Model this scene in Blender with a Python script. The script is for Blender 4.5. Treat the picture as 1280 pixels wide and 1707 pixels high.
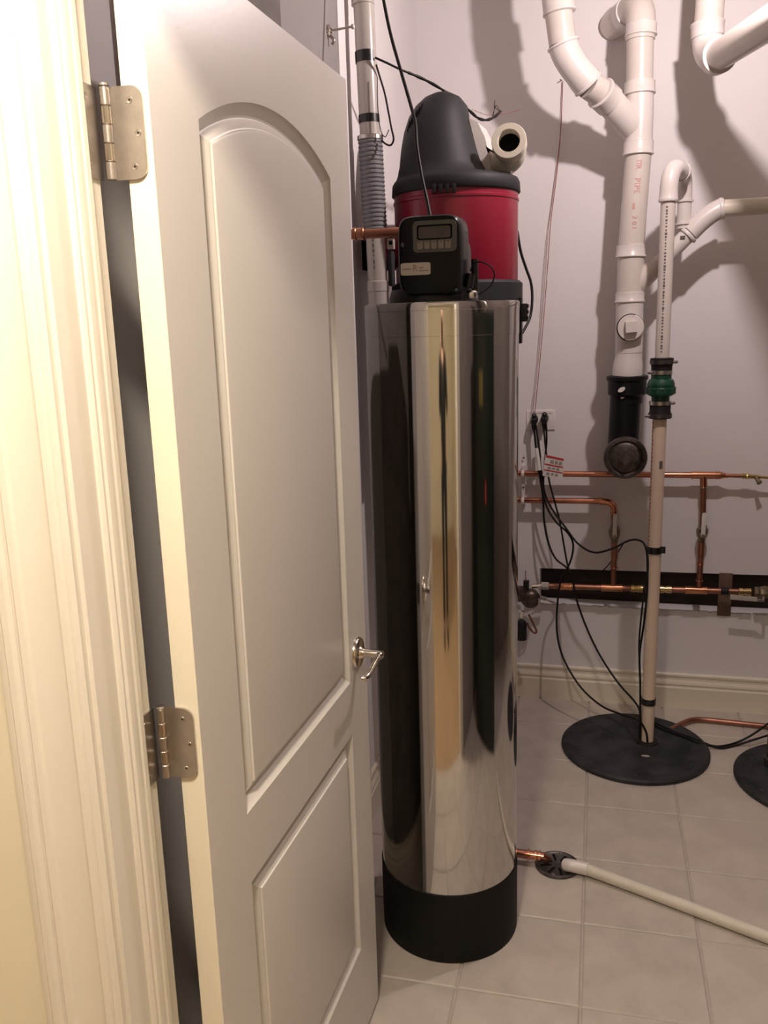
import bpy, bmesh, math, random
from mathutils import Vector, Matrix
random.seed(7)
for o in list(bpy.data.objects):
    bpy.data.objects.remove(o)
SC = bpy.context.scene
COL = SC.collection
PI = math.pi

# ---------------------------------------------------------------- camera, world, lights, exposure
cam_d = bpy.data.cameras.new('camera')
cam = bpy.data.objects.new('camera', cam_d)
COL.objects.link(cam)
rows = [[0.9707834, -0.023534, 0.2388004], [0.2382105, 0.214379, -0.9472578], [-0.028901, 0.976467, 0.2137216]]
m = Matrix.Identity(4)
for i in range(3):
    for j in range(3):
        m[i][j] = rows[i][j]
m[2][3] = 1.58870
cam.matrix_world = m
cam_d.sensor_fit = 'VERTICAL'
cam_d.sensor_height = 36.0
cam_d.sensor_width = 36.0 * 1280 / 1707
cam_d.lens = 30.2096
cam_d.clip_start = 0.02
SC.camera = cam

SC.view_settings.view_transform = 'Standard'
SC.view_settings.look = 'None'
SC.view_settings.gamma = 1.0
SC.view_settings.use_curve_mapping = False
SC.view_settings.exposure = 0.0

w = bpy.data.worlds.new('world')
SC.world = w
w.use_nodes = True
w.node_tree.nodes['Background'].inputs[0].default_value = (0.05, 0.045, 0.04, 1)
w.node_tree.nodes['Background'].inputs[1].default_value = 0.3

BULB = (0.34, 2.37, 2.58)
HALL = (-0.27, 0.33, 2.42)
def point(name, loc, energy, color, radius):
    d = bpy.data.lights.new(name, 'POINT')
    d.energy = energy; d.color = color; d.shadow_soft_size = radius
    o = bpy.data.objects.new(name, d); o.location = loc
    COL.objects.link(o)
    return o
point('utility_bulb_light', BULB, 48, (1.0, 0.845, 0.83), 0.022)
point('hall_lamp_light', HALL, 106, (1.0, 0.865, 0.70), 0.09)

# ---------------------------------------------------------------- materials
def mat(name, col, rough=0.5, metal=0.0, var=0.0, vscale=8.0, bump=0.0, bscale=60.0, spec=0.5, col2=None, coat=0.0, stretch=(1, 1, 1)):
    M = bpy.data.materials.new(name)
    M.use_nodes = True
    nt = M.node_tree
    b = nt.nodes['Principled BSDF']
    b.inputs['Base Color'].default_value = (*col, 1)
    b.inputs['Roughness'].default_value = rough
    b.inputs['Metallic'].default_value = metal
    b.inputs['Specular IOR Level'].default_value = spec
    b.inputs['Coat Weight'].default_value = coat
    tc = nt.nodes.new('ShaderNodeTexCoord')
    mp = nt.nodes.new('ShaderNodeMapping')
    mp.inputs['Scale'].default_value = stretch
    nt.links.new(tc.outputs['Object'], mp.inputs['Vector'])
    if var > 0 or col2:
        n = nt.nodes.new('ShaderNodeTexNoise')
        n.inputs['Scale'].default_value = vscale
        n.inputs['Detail'].default_value = 6
        n.inputs['Roughness'].default_value = 0.6
        r = nt.nodes.new('ShaderNodeValToRGB')
        c2 = col2 or tuple(c * (1 - var) for c in col)
        r.color_ramp.elements[0].position = 0.35
        r.color_ramp.elements[1].position = 0.65
        r.color_ramp.elements[0].color = (*c2, 1)
        r.color_ramp.elements[1].color = (*col, 1)
        nt.links.new(mp.outputs[0], n.inputs['Vector'])
        nt.links.new(n.outputs['Fac'], r.inputs[0])
        nt.links.new(r.outputs[0], b.inputs['Base Color'])
    if bump > 0:
        n2 = nt.nodes.new('ShaderNodeTexNoise')
        n2.inputs['Scale'].default_value = bscale
        n2.inputs['Detail'].default_value = 4
        bp = nt.nodes.new('ShaderNodeBump')
        bp.inputs['Strength'].default_value = bump
        bp.inputs['Distance'].default_value = 0.003
        nt.links.new(mp.outputs[0], n2.inputs['Vector'])
        nt.links.new(n2.outputs['Fac'], bp.inputs['Height'])
        nt.links.new(bp.outputs[0], b.inputs['Normal'])
    return M

def emit(name, col, s):
    M = bpy.data.materials.new(name); M.use_nodes = True
    b = M.node_tree.nodes['Principled BSDF']
    b.inputs['Base Color'].default_value = (*col, 1)
    b.inputs['Emission Color'].default_value = (*col, 1)
    b.inputs['Emission Strength'].default_value = s
    return M

M = {}
M['wall'] = mat('wall_paint', (0.76, 0.73, 0.73), 0.75, var=0.03, vscale=3, bump=0.05, bscale=220)
M['hallwall'] = mat('hall_wall_paint', (0.80, 0.74, 0.60), 0.75, var=0.03, vscale=3)
M['alcove'] = mat('bare_grey_board', (0.26, 0.245, 0.24), 0.85, var=0.15, vscale=4)
M['dimgrey'] = mat('dimmed_wall_grey', (0.27, 0.255, 0.25), 0.6, var=0.05, vscale=4)
M['sidewall'] = mat('darkened_unseen_wall', (0.30, 0.26, 0.23), 0.8, var=0.2, vscale=3)  # unseen walls toned dark to weaken bounce light and deepen shadows
M['roomceil'] = mat('darkened_unseen_ceiling', (0.30, 0.25, 0.21), 0.85, var=0.2, vscale=3)  # unseen ceiling toned dark so less light bounces into the shadows
M['ceil'] = mat('ceiling_paint', (0.72, 0.69, 0.66), 0.85, var=0.05, vscale=2)
M['trim'] = mat('trim_gloss_paint', (0.77, 0.725, 0.65), 0.38, var=0.03, vscale=5)
M['bbtrim'] = mat('baseboard_cream_paint', (0.74, 0.68, 0.56), 0.42, var=0.05, vscale=6)
M['door'] = mat('door_paint', (0.64, 0.61, 0.57), 0.36, var=0.02, vscale=4, bump=0.03, bscale=120)
M['dooredge'] = mat('door_edge_paint', (0.86, 0.80, 0.66), 0.42, var=0.03, vscale=6)
M['nickel'] = mat('satin_nickel', (0.60, 0.56, 0.53), 0.34, 1.0, var=0.15, vscale=40, bump=0.05, bscale=300)
M['nickel2'] = mat('polished_nickel', (0.66, 0.60, 0.53), 0.2, 1.0)
M['screw'] = mat('screw_steel', (0.55, 0.5, 0.45), 0.3, 1.0)
M['steel'] = mat('mirror_stainless', (0.60, 0.585, 0.565), 0.07, 1.0, bump=0.012, bscale=5, stretch=(1, 1, 0.15))
M['chrome'] = mat('chrome', (0.75, 0.73, 0.70), 0.12, 1.0)
M['blackplastic'] = mat('black_plastic', (0.006, 0.006, 0.0065), 0.42, var=0.2, vscale=20)
M['blackgloss'] = mat('black_gloss_plastic', (0.004, 0.004, 0.005), 0.32, spec=0.22)
M['boot'] = mat('black_boot', (0.005, 0.0045, 0.0045), 0.65, var=0.15, spec=0.25, vscale=30)
M['rubber'] = mat('black_rubber', (0.009, 0.008, 0.008), 0.6, spec=0.35)
M['cable'] = mat('black_cable', (0.006, 0.005, 0.005), 0.5, spec=0.3)
M['tape'] = mat('black_tape', (0.012, 0.012, 0.012), 0.3)
M['pvc'] = mat('white_pvc', (0.63, 0.575, 0.53), 0.32, var=0.06, vscale=12)
M['pvcfit'] = mat('white_pvc_fitting', (0.68, 0.635, 0.605), 0.3, var=0.04, vscale=12)
M['pvcbeige'] = mat('beige_pvc', (0.66, 0.58, 0.46), 0.4, var=0.06, vscale=10)
M['pvcgrey'] = mat('grey_white_pvc', (0.47, 0.435, 0.40), 0.28, var=0.08, vscale=10)
M['pvcpeach'] = mat('peach_pvc', (0.70, 0.56, 0.44), 0.42, var=0.1, vscale=14, stretch=(1, 1, 0.3))
M['yellowed'] = mat('yellowed_pvc', (0.70, 0.65, 0.54), 0.35, var=0.05, vscale=14)
M['hose'] = mat('grey_corrugated_hose', (0.20, 0.20, 0.21), 0.42, var=0.1, vscale=30)
M['whitehose'] = mat('offwhite_hose', (0.64, 0.59, 0.51), 0.5, var=0.08, vscale=20)
M['copper'] = mat('copper_pipe', (0.56, 0.245, 0.165), 0.26, 1.0, var=0.3, vscale=14, stretch=(1, 1, 1))
M['copperfit'] = mat('copper_fitting', (0.70, 0.32, 0.19), 0.22, 1.0, var=0.2, vscale=25)
M['copperdull'] = mat('dull_copper', (0.42, 0.20, 0.14), 0.4, 1.0, var=0.3, vscale=20)
M['brass'] = mat('brass', (0.78, 0.58, 0.27), 0.22, 1.0, var=0.2, vscale=30)
M['oldbrass'] = mat('tarnished_brass', (0.34, 0.28, 0.20), 0.38, 1.0, var=0.35, vscale=30)
M['gunmetal'] = mat('tarnished_gunmetal', (0.16, 0.125, 0.10), 0.4, 0.9, var=0.4, vscale=40)
M['solder'] = mat('solder_silver', (0.66, 0.62, 0.58), 0.25, 1.0)
M['red'] = mat('dark_red_enamel', (0.26, 0.010, 0.032), 0.32, coat=0.2)
M['vacgrey'] = mat('charcoal_plastic', (0.022, 0.023, 0.025), 0.62, spec=0.35, var=0.15, vscale=12)
M['vacdark'] = mat('dark_slot', (0.004, 0.004, 0.004), 0.8, spec=0.1)
M['green'] = mat('green_valve', (0.007, 0.060, 0.034), 0.4, var=0.2, vscale=40)
M['abs'] = mat('black_abs', (0.005, 0.005, 0.005), 0.45, var=0.1, spec=0.3, vscale=20)
M['iron'] = mat('cast_iron_plug', (0.11, 0.09, 0.08), 0.42, 0.5, var=0.5, vscale=50, bump=0.3, bscale=150)
M['lid'] = mat('sump_lid_black', (0.010, 0.011, 0.013), 0.6, spec=0.3, col2=(0.040, 0.041, 0.043), vscale=9, bump=0.15, bscale=60)
M['drain'] = mat('drain_metal', (0.13, 0.12, 0.115), 0.4, 0.8, var=0.4, vscale=60)
M['tile'] = mat('floor_tile', (0.50, 0.445, 0.395), 0.45, col2=(0.41, 0.365, 0.325), vscale=9, bump=0.12, bscale=45)
M['tile2'] = mat('floor_tile_paler', (0.52, 0.465, 0.41), 0.45, col2=(0.44, 0.39, 0.345), vscale=7, bump=0.12, bscale=45)
M['grout'] = mat('grout', (0.46, 0.40, 0.36), 0.9, var=0.15, vscale=30)
M['wood'] = mat('hall_wood_floor', (0.40, 0.28, 0.17), 0.4, col2=(0.33, 0.22, 0.13), vscale=6, stretch=(8, 0.7, 1))
M['cavity'] = mat('cavity_dark_wood', (0.045, 0.030, 0.025), 0.8, var=0.4, vscale=14, stretch=(0.4, 1, 3))
M['kraft'] = mat('kraft_strip', (0.17, 0.105, 0.075), 0.8, var=0.3, vscale=30)
M['paper'] = mat('white_paper', (0.74, 0.70, 0.66), 0.6, var=0.05, vscale=40)
M['papergrey'] = mat('grey_print', (0.30, 0.27, 0.26), 0.7)
M['redprint'] = mat('red_print', (0.50, 0.03, 0.04), 0.6)
M['pinkprint'] = mat('faded_red_print', (0.60, 0.30, 0.26), 0.6)
M['blackprint'] = mat('black_print', (0.12, 0.10, 0.095), 0.7)
M['orangeprint'] = mat('orange_brown_print', (0.40, 0.22, 0.15), 0.6)
M['stripe'] = mat('orange_stripe', (0.50, 0.22, 0.13), 0.6, var=0.3, vscale=80)
M['bezel'] = mat('grey_bezel', (0.10, 0.098, 0.092), 0.42)
M['lcd'] = mat('lcd_glass', (0.055, 0.046, 0.042), 0.16)
M['lcdseg'] = mat('lcd_segment', (0.032, 0.027, 0.026), 0.3)
M['button'] = mat('grey_button', (0.26, 0.235, 0.21), 0.45)
M['badge'] = mat('badge_white', (0.62, 0.58, 0.52), 0.35)
M['outlet'] = mat('outlet_plate', (0.80, 0.76, 0.74), 0.35)
M['wire'] = mat('thin_red_wire', (0.28, 0.06, 0.05), 0.5)
M['wirew'] = mat('thin_pale_wire', (0.50, 0.36, 0.33), 0.5)
M['glass'] = emit('lit_bulb_glass', (1.0, 0.86, 0.72), 12)
M['hallglass'] = emit('lit_hall_shade', (1.0, 0.84, 0.6), 6)
M['porcelain'] = mat('porcelain', (0.75, 0.73, 0.70), 0.25)
M['heatergreen'] = mat('dark_green_enamel', (0.007, 0.013, 0.010), 0.4)
M['yellowlab'] = mat('yellow_label', (0.22, 0.17, 0.04), 0.5)
M['darkboard'] = mat('dark_board_brown', (0.17, 0.15, 0.135), 0.8, var=0.2, vscale=10)

# ---------------------------------------------------------------- mesh helpers
ROOT = {}      # object -> world offset of its local frame
class MB:
    def __init__(self):
        self.v = []; self.f = []
    def add(self, vs, fs):
        n = len(self.v)
        self.v += [tuple(p) for p in vs]
        self.f += [tuple(i + n for i in f) for f in fs]
        return self
    def box(self, a, b):
        x0, y0, z0 = a; x1, y1, z1 = b
        if x0 > x1: x0, x1 = x1, x0
        if y0 > y1: y0, y1 = y1, y0
        if z0 > z1: z0, z1 = z1, z0
        vs = [(x0, y0, z0), (x1, y0, z0), (x1, y1, z0), (x0, y1, z0), (x0, y0, z1), (x1, y0, z1), (x1, y1, z1), (x0, y1, z1)]
        return self.add(vs, [(0, 3, 2, 1), (4, 5, 6, 7), (0, 1, 5, 4), (1, 2, 6, 5), (2, 3, 7, 6), (3, 0, 4, 7)])
    def loft(self, rings, cap0=True, cap1=True):
        n = len(rings[0]); vs = []; fs = []
        for r in rings: vs += [tuple(p) for p in r]
        for k in range(len(rings) - 1):
            for i in range(n):
                j = (i + 1) % n
                fs.append((k * n + i, k * n + j, (k + 1) * n + j, (k + 1) * n + i))
        if cap0: fs.append(tuple(reversed(range(n))))
        if cap1: fs.append(tuple(range((len(rings) - 1) * n, len(rings) * n)))
        return self.add(vs, fs)
    def lathe(self, prof, o, axis=(0, 0, 1), seg=32, cap0=True, cap1=True):
        ax = Vector(axis).normalized()
        ref = Vector((1, 0, 0)) if abs(ax.x) < 0.9 else Vector((0, 1, 0))
        e1 = (ref - ax * ref.dot(ax)).normalized(); e2 = ax.cross(e1)
        o = Vector(o); rings = []
        for r, h in prof:
            rings.append([o + ax * h + (e1 * math.cos(2 * PI * i / seg) + e2 * math.sin(2 * PI * i / seg)) * r for i in range(seg)])
        return self.loft(rings, cap0, cap1)
    def cyl(self, p0, p1, r0, r1=None, seg=24, cap=True):
        p0 = Vector(p0); p1 = Vector(p1); d = p1 - p0
        return self.lathe([(r0, 0), (r0 if r1 is None else r1, d.length)], p0, d, seg, cap, cap)
    def tube(self, pts, r, seg=16, cap=True):
        pts = [Vector(p) for p in pts]; n = len(pts); T = []
        for i in range(n):
            a = pts[max(0, i - 1)]; b = pts[min(n - 1, i + 1)]
            T.append((b - a).normalized())
        ref = Vector((0, 0, 1)) if abs(T[0].z) < 0.9 else Vector((1, 0, 0))
        e1 = (ref - T[0] * ref.dot(T[0])).normalized(); rings = []
        for i in range(n):
            e1 = (e1 - T[i] * e1.dot(T[i])).normalized(); e2 = T[i].cross(e1)
            rr = r[i] if isinstance(r, (list, tuple)) else r
            rings.append([pts[i] + (e1 * math.cos(2 * PI * k / seg) + e2 * math.sin(2 * PI * k / seg)) * rr for k in range(seg)])
        return self.loft(rings, cap, cap)
    def prism(self, poly, off):
        off = Vector(off)
        return self.loft([[Vector(p) for p in poly], [Vector(p) + off for p in poly]])
    def build(self, name, material, parent=None, smooth=True, angle=38, bevel=0, **tags):
        me = bpy.data.meshes.new(name)
        vs = [Vector(p) for p in self.v]
        if parent is not None:
            off = ROOT[parent.name]
        else:
            lo = [min(p[i] for p in vs) for i in range(3)]; hi = [max(p[i] for p in vs) for i in range(3)]
            off = Vector(((lo[0] + hi[0]) / 2, (lo[1] + hi[1]) / 2, lo[2]))
        me.from_pydata([p - off for p in vs], [], self.f)
        bm = bmesh.new(); bm.from_mesh(me)
        bmesh.ops.recalc_face_normals(bm, faces=bm.faces)
        if bevel > 0:
            es = [e for e in bm.edges if len(e.link_faces) == 2 and e.calc_face_angle(0) > 0.6]
            bmesh.ops.bevel(bm, geom=es, offset=bevel, segments=2, affect='EDGES', profile=0.6)
        bm.to_mesh(me); bm.free()
        if smooth:
            me.shade_smooth()
            me.set_sharp_from_angle(angle=math.radians(angle))
        me.materials.append(M[material] if isinstance(material, str) else material)
        o = bpy.data.objects.new(name, me)
        COL.objects.link(o)
        if parent is not None:
            o.parent = parent
        else:
            o.location = off
        ROOT[o.name] = off
        for k, v in tags.items(): o[k] = v
        return o

def thing(name, label, cat, loc, group=None, kind=None):
    o = bpy.data.objects.new(name, None)
    o.empty_display_size = 0.05
    o.location = loc
    COL.objects.link(o)
    o['label'] = label; o['category'] = cat
    if group: o['group'] = group
    if kind: o['kind'] = kind
    ROOT[o.name] = Vector(loc)
    return o

def spline(pts, n=8):
    P = [Vector(p) for p in pts]; out = []
    for i in range(len(P) - 1):
        p0 = P[max(0, i - 1)]; p1 = P[i]; p2 = P[i + 1]; p3 = P[min(len(P) - 1, i + 2)]
        for k in range(n):
            t = k / n
            out.append(0.5 * ((2 * p1) + (p2 - p0) * t + (2 * p0 - 5 * p1 + 4 * p2 - p3) * t * t + (3 * p1 - p0 - 3 * p2 + p3) * t ** 3))
    out.append(P[-1]); return out

def arc_bend(p0, c, p1, n=8):
    """quadratic bend from p0 to p1 round corner c"""
    p0, c, p1 = Vector(p0), Vector(c), Vector(p1)
    return [p0 * (1 - t) ** 2 + c * 2 * t * (1 - t) + p1 * t * t for t in [i / n for i in range(n + 1)]]

def lerp(a, b, t): return tuple(a[i] + (b[i] - a[i]) * t for i in range(3))

def text_polys(body, size):
    cu = bpy.data.curves.new('lettering', 'FONT'); cu.body = body; cu.size = size
    cu.align_x = 'CENTER'; cu.align_y = 'CENTER'; cu.resolution_u = 3
    ob = bpy.data.objects.new('lettering', cu); COL.objects.link(ob)
    dg = bpy.context.evaluated_depsgraph_get(); ev = ob.evaluated_get(dg); me = ev.to_mesh()
    vs = [tuple(v.co) for v in me.vertices]; fs = [tuple(p.vertices) for p in me.polygons]
    ev.to_mesh_clear(); bpy.data.objects.remove(ob); bpy.data.curves.remove(cu)
    return vs, fs

def pipe_text(mb, body, size, p0, p1, t, r, phi=0.0, rev=False):
    """lettering wrapped on a pipe p0(top)->p1(bottom), reading downward, centred at t"""
    vs, fs = text_polys(body, size)
    p0 = Vector(p0); p1 = Vector(p1); d = (p1 - p0).normalized(); c = p0 + (p1 - p0) * t
    out = []
    for x, y, z in vs:
        a = phi + y / r
        out.append(c + d * x + Vector((math.sin(a), -math.cos(a), 0)) * (r + 0.0006))
    mb.add(out, fs)

def pipe_dashes(mb, p0, p1, r, phi, n, h, seed):
    """illegible printed line: small marks wrapped on the pipe"""
    rnd = random.Random(seed); p0 = Vector(p0); p1 = Vector(p1); L = (p1 - p0).length; d = (p1 - p0).normalized()
    s = 0.0
    for k in range(n):
        ln = L / n * rnd.uniform(0.35, 0.8); s = L * k / n
        hh = h * rnd.uniform(0.55, 1.0); vs = []
        for dd in (s, s + ln):
            for a in (phi - hh / 2 / r, phi + hh / 2 / r):
                vs.append(p0 + d * dd + Vector((math.sin(a), -math.cos(a), 0)) * (r + 0.0006))
        mb.add(vs, [(0, 1, 3, 2)])

# ================================================================ THE SETTING
ZC = 2.95           # utility room ceiling
XL = -0.70          # left wall
YB = 3.50           # back wall
XR = 1.75
NX = -0.70          # alcove behind the door
JY0, JY1 = 0.84, 0.955
JX0, JX1 = -0.571, 0.255
ZH = 2.055

# floor: grout bed and individual tiles
fl = MB().box((NX - 0.1, 0.9, -0.06), (XR + 0.1, YB + 0.1, -0.004)).build('floor', 'grout', kind='structure', label='beige ceramic tile floor of the utility room', category='floor')
TS = 0.295
gx0, gy0 = -0.007, 1.782
tmesh = {}
def tile_obj(x0, x1, y0, y1):
    g = 0.0024
    key = (round(x1 - x0, 4), round(y1 - y0, 4), random.random() < 0.4)
    cx, cy = (x0 + x1) / 2, (y0 + y1) / 2
    if key not in tmesh:
        hx, hy = (x1 - x0) / 2 - g, (y1 - y0) / 2 - g
        b = 0.003
        mb = MB().loft([[(-hx, -hy, -0.012), (hx, -hy, -0.012), (hx, hy, -0.012), (-hx, hy, -0.012)],
                        [(-hx, -hy, -b), (hx, -hy, -b), (hx, hy, -b), (-hx, hy, -b)],
                        [(-hx + b, -hy + b, 0), (hx - b, -hy + b, 0), (hx - b, hy - b, 0), (-hx + b, hy - b, 0)]])
        me = bpy.data.meshes.new('tile'); me.from_pydata(mb.v, [], mb.f)
        me.materials.append(M['tile2'] if key[2] else M['tile'])
        tmesh[key] = me
    o = bpy.data.objects.new('tile', tmesh[key]); COL.objects.link(o)
    o.parent = fl
    o.location = Vector((cx, cy, random.uniform(-0.0006, 0.0006))) - fl.location
xs = [gx0 + TS * i for i in range(-6, 8)]
ys = [gy0 + TS * j for j in range(-4, 8)]
for i in range(len(xs) - 1):
    for j in range(len(ys) - 1):
        x0, x1, y0, y1 = max(xs[i], NX), min(xs[i + 1], XR), max(ys[j], 0.9), min(ys[j + 1], YB)
        if x1 - x0 < 0.03 or y1 - y0 < 0.03: continue
        if x1 < XL and y0 > 2.0: continue
        tile_obj(x0, x1, y0, y1)

# back wall with the open slot cut for the pipes
STL, STR, SBL, SBR = (-0.2188, 3.5000, 0.5754), (0.6632, 3.5000, 0.5819), (-0.2148, 3.5000, 0.4182), (0.6736, 3.5000, 0.4141)
sx0 = STL[0]; sx1 = 1.25
def slot_z(x, top):
    p, q = (STL, STR) if top else (SBL, SBR)
    return p[2] + (q[2] - p[2]) * (x - p[0]) / (q[0] - p[0])
sz1 = slot_z(sx0, True); sz0 = slot_z(sx0, False)
XA, XB = XL - 0.12, XR + 0.12
wb = MB()
def wall_piece(poly):
    wb.prism([(x, YB, z) for x, z in poly], (0, 0.11, 0))
wall_piece([(XA, -0.02), (XB, -0.02), (XB, slot_z(sx1, False)), (sx1, slot_z(sx1, False)), (sx0, sz0), (XA, sz0)])
wall_piece([(XA, sz1), (sx0, sz1), (sx1, slot_z(sx1, True)), (XB, slot_z(sx1, True)), (XB, ZC), (XA, ZC)])
wall_piece([(XA, sz0), (sx0, sz0), (sx0, sz1), (XA, sz1)])
wall_piece([(sx1, slot_z(sx1, False)), (XB, slot_z(sx1, False)), (XB, slot_z(sx1, True)), (sx1, slot_z(sx1, True))])
wback = wb.build('wall_back', 'wall', smooth=False, kind='structure', label='white painted back wall with a long slot cut open for pipes', category='wall')
MB().box((sx0 - 0.02, YB + 0.10, sz0 - 0.06), (sx1 + 0.02, YB + 0.115, sz1 + 0.02)).build('cavity_backing', 'cavity', wback, smooth=False, label='dark brown board inside the open wall slot')
rag = MB()
rr = random.Random(3); x = sx0
while x < sx1 - 0.03:
    wd = rr.uniform(0.01, 0.04)
    rag.box((x, YB - 0.0015, slot_z(x, False) - rr.uniform(0.001, 0.004)), (x + wd, YB + 0.011, slot_z(x, False) + rr.uniform(0.0, 0.006)))
    x += wd + rr.uniform(0, 0.03)
rag.build('torn_drywall_edge', 'wall', wback, smooth=False)
a = (0.4832, 3.5000, 0.5965); b = (0.5335, 3.5000, 0.4089)
MB().box((a[0], YB - 0.004, slot_z(a[0], False) - 0.008), (b[0], YB + 0.0, slot_z(a[0], True) + 0.004)).build('brown_strip', 'kraft', wback, smooth=False, label='brown paper strip across the slot')

wl = MB()
wl.box((XL - 0.12, 0.955, -0.02), (XL, YB + 0.11, ZC))
wl.build('wall_left', 'wall', smooth=False, kind='structure', label='white left wall behind the open door and red canister', category='wall')
MB().box((XL + 0.001, 1.26, 0.16), (XL + 0.019, 1.925, 2.70)).build('lengthened_dark_board', 'darkboard', label='dark brown board on the left wall, lengthened behind the door to darken the tank reflection', category='board', bevel=0.002)  # part hidden by the door is added to darken the tank reflection
MB().box((XL, 1.93, 0.16), (XL + 0.010, 2.385, 2.94)).build('wall_dimming_sheet', 'dimgrey', label='grey sheet added to dim the left wall behind the small hook', category='panel', bevel=0.001)  # added sheet; its grey stands in for a dimmer stretch of wall
MB().box((XL, 2.384, 0.16), (XL + 0.014, 2.452, 2.94)).build('trim_7', 'wall', kind='structure', label='narrow white strip between grey sheet and grey pipe', category='trim', bevel=0.002)
MB().box((XR, 0.84, -0.02), (XR + 0.12, YB + 0.11, ZC)).build('wall_right', 'sidewall', smooth=False, kind='structure', label='right wall outside the frame, darkened to cut bounce light', category='wall')
wf = MB()
wf.box((NX - 0.12, JY0, -0.02), (JX0 - 0.02, JY1, ZC))
wf.box((JX1 + 0.02, JY0, -0.02), (XR + 0.12, JY1, ZC))
wf.box((JX0 - 0.02, JY0, ZH + 0.02), (JX1 + 0.02, JY1, ZC))
wf.build('wall_front', 'hallwall', smooth=False, kind='structure', label='cream wall around the doorway at the left edge', category='wall')
wr = MB()
wr.box((JX1 + 0.09, JY1, 0.0), (XR, JY1 + 0.008, ZC))
wr.box((XL, JY1, ZH + 0.10), (JX1 + 0.09, JY1 + 0.008, ZC))
wr.build('wall_front_dark_lining', 'sidewall', smooth=False, kind='structure', label='dark lining added to the doorway wall for the tank reflection', category='wall')  # unseen lining added to darken the right of the tank reflection
MB().box((NX - 0.12, JY0, ZC), (XR + 0.12, YB + 0.11, ZC + 0.06)).build('ceiling', 'roomceil', smooth=False, kind='structure', label='utility room ceiling above the pipes, darkened to cut bounce light', category='ceiling')

# hallway behind the camera (seen mirrored in the steel tank)
HX0, HX1, HY0, HZ = -1.5, 1.6, -2.6, 2.5
MB().box((HX0, HY0, -0.06), (HX1, 0.9, -0.002)).build('floor_hall', 'wood', smooth=False, kind='structure', label='brown wooden hall floor mirrored in the tank', category='floor')
MB().box((HX0 - 0.1, HY0, -0.02), (HX0, JY0, HZ)).build('wall_hall_left', 'hallwall', smooth=False, kind='structure', label='cream hall wall left of the camera', category='wall')
MB().box((HX1, HY0, -0.02), (HX1 + 0.1, JY0, HZ)).build('wall_hall_right', 'hallwall', smooth=False, kind='structure', label='cream hall wall right of the camera', category='wall')
MB().box((HX0 - 0.1, HY0 - 0.1, -0.02), (HX1 + 0.1, HY0, HZ)).build('wall_hall_back', 'hallwall', smooth=False, kind='structure', label='cream hall wall behind the camera', category='wall')
MB().box((HX0 - 0.1, HY0 - 0.1, HZ), (HX1 + 0.1, JY0, HZ + 0.06)).build('ceiling_hall', 'ceil', smooth=False, kind='structure', label='hall ceiling above the camera', category='ceiling')

# baseboards (ogee profile)
BB = [(0, 0), (-0.016, 0), (-0.016, 0.088), (-0.0125, 0.094), (-0.0125, 0.100), (-0.015, 0.104), (-0.013, 0.112), (-0.008, 0.122), (-0.007, 0.132), (-0.010, 0.137), (-0.010, 0.145), (-0.006, 0.150), (0, 0.150)]
MB().loft([[(XL, YB + d, z) for d, z in BB], [(XR, YB + d, z) for d, z in BB]]).build('baseboard_back', 'bbtrim', smooth=False, kind='structure', label='cream moulded baseboard along the back wall', category='baseboard')
MB().loft([[(XL - d, 0.96, z) for d, z in BB], [(XL - d, YB - 0.016, z) for d, z in BB]]).build('baseboard_left', 'bbtrim', smooth=False, kind='structure', label='cream moulded baseboard along the left wall', category='baseboard')

# door casing: stepped moulding profile (distance from opening, projection)
CAS = [(0.006, 0.0), (0.006, 0.009), (0.010, 0.013), (0.014, 0.0135), (0.016, 0.011), (0.019, 0.0145), (0.026, 0.0155), (0.030, 0.0115), (0.034, 0.010), (0.050, 0.010), (0.064, 0.0125), (0.070, 0.015),
       (0.073, 0.019), (0.080, 0.021), (0.084, 0.0175), (0.088, 0.0175), (0.092, 0.0215), (0.100, 0.0225), (0.104, 0.019), (0.108, 0.019), (0.114, 0.017), (0.118, 0.012), (0.118, 0.0)]
def casing(x0, sx):
    return MB().loft([[(x0 + sx * d, JY0 - t, 0.0) for d, t in CAS], [(x0 + sx * d, JY0 - t, ZH + d) for d, t in CAS]])
casing(JX0, -1).build('trim_1', 'trim', smooth=True, angle=25, kind='structure', label='cream moulded door casing on the left edge', category='casing')
casing(JX1, 1).build('trim_2', 'trim', smooth=True, angle=25, kind='structure', label='cream door casing right of the doorway', category='casing')
MB().loft([[(JX0 - d, JY0 - t, ZH + d) for d, t in CAS], [(JX1 + d, JY0 - t, ZH + d) for d, t in CAS]]).build('trim_3', 'trim', smooth=True, angle=25, kind='structure', label='cream door casing over the doorway', category='casing')
# jamb with stop
jm = MB()
jm.box((JX0 - 0.02, JY0, 0.0), (JX0, JY1, ZH))
jm.build('trim_4', 'trim', smooth=False, kind='structure', label='cream hinge-side door jamb', category='jamb')
STP = [(0.0, 0.920), (0.011, 0.920), (0.011, 0.912), (0.0095, 0.909), (0.0095, 0.905), (0.010, 0.902), (0.0085, 0.896), (0.006, 0.893), (0.006, 0.889), (0.003, 0.885), (0.0, 0.885)]
MB().loft([[(JX0 + d, y, 0.0) for d, y in STP], [(JX0 + d, y, ZH) for d, y in STP]]).build('trim_5', 'trim', smooth=True, angle=25, kind='structure', label='narrow moulded door stop on the hinge-side jamb', category='door stop')
jr = MB()
jr.box((JX1, JY0, 0.0), (JX1 + 0.02, JY1, ZH))
jr.box((JX0 - 0.02, JY0, ZH), (JX1 + 0.02, JY1, ZH + 0.02))
jr.build('trim_6', 'trim', smooth=False, kind='structure', label='cream jamb over and right of the doorway', category='jamb')

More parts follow.
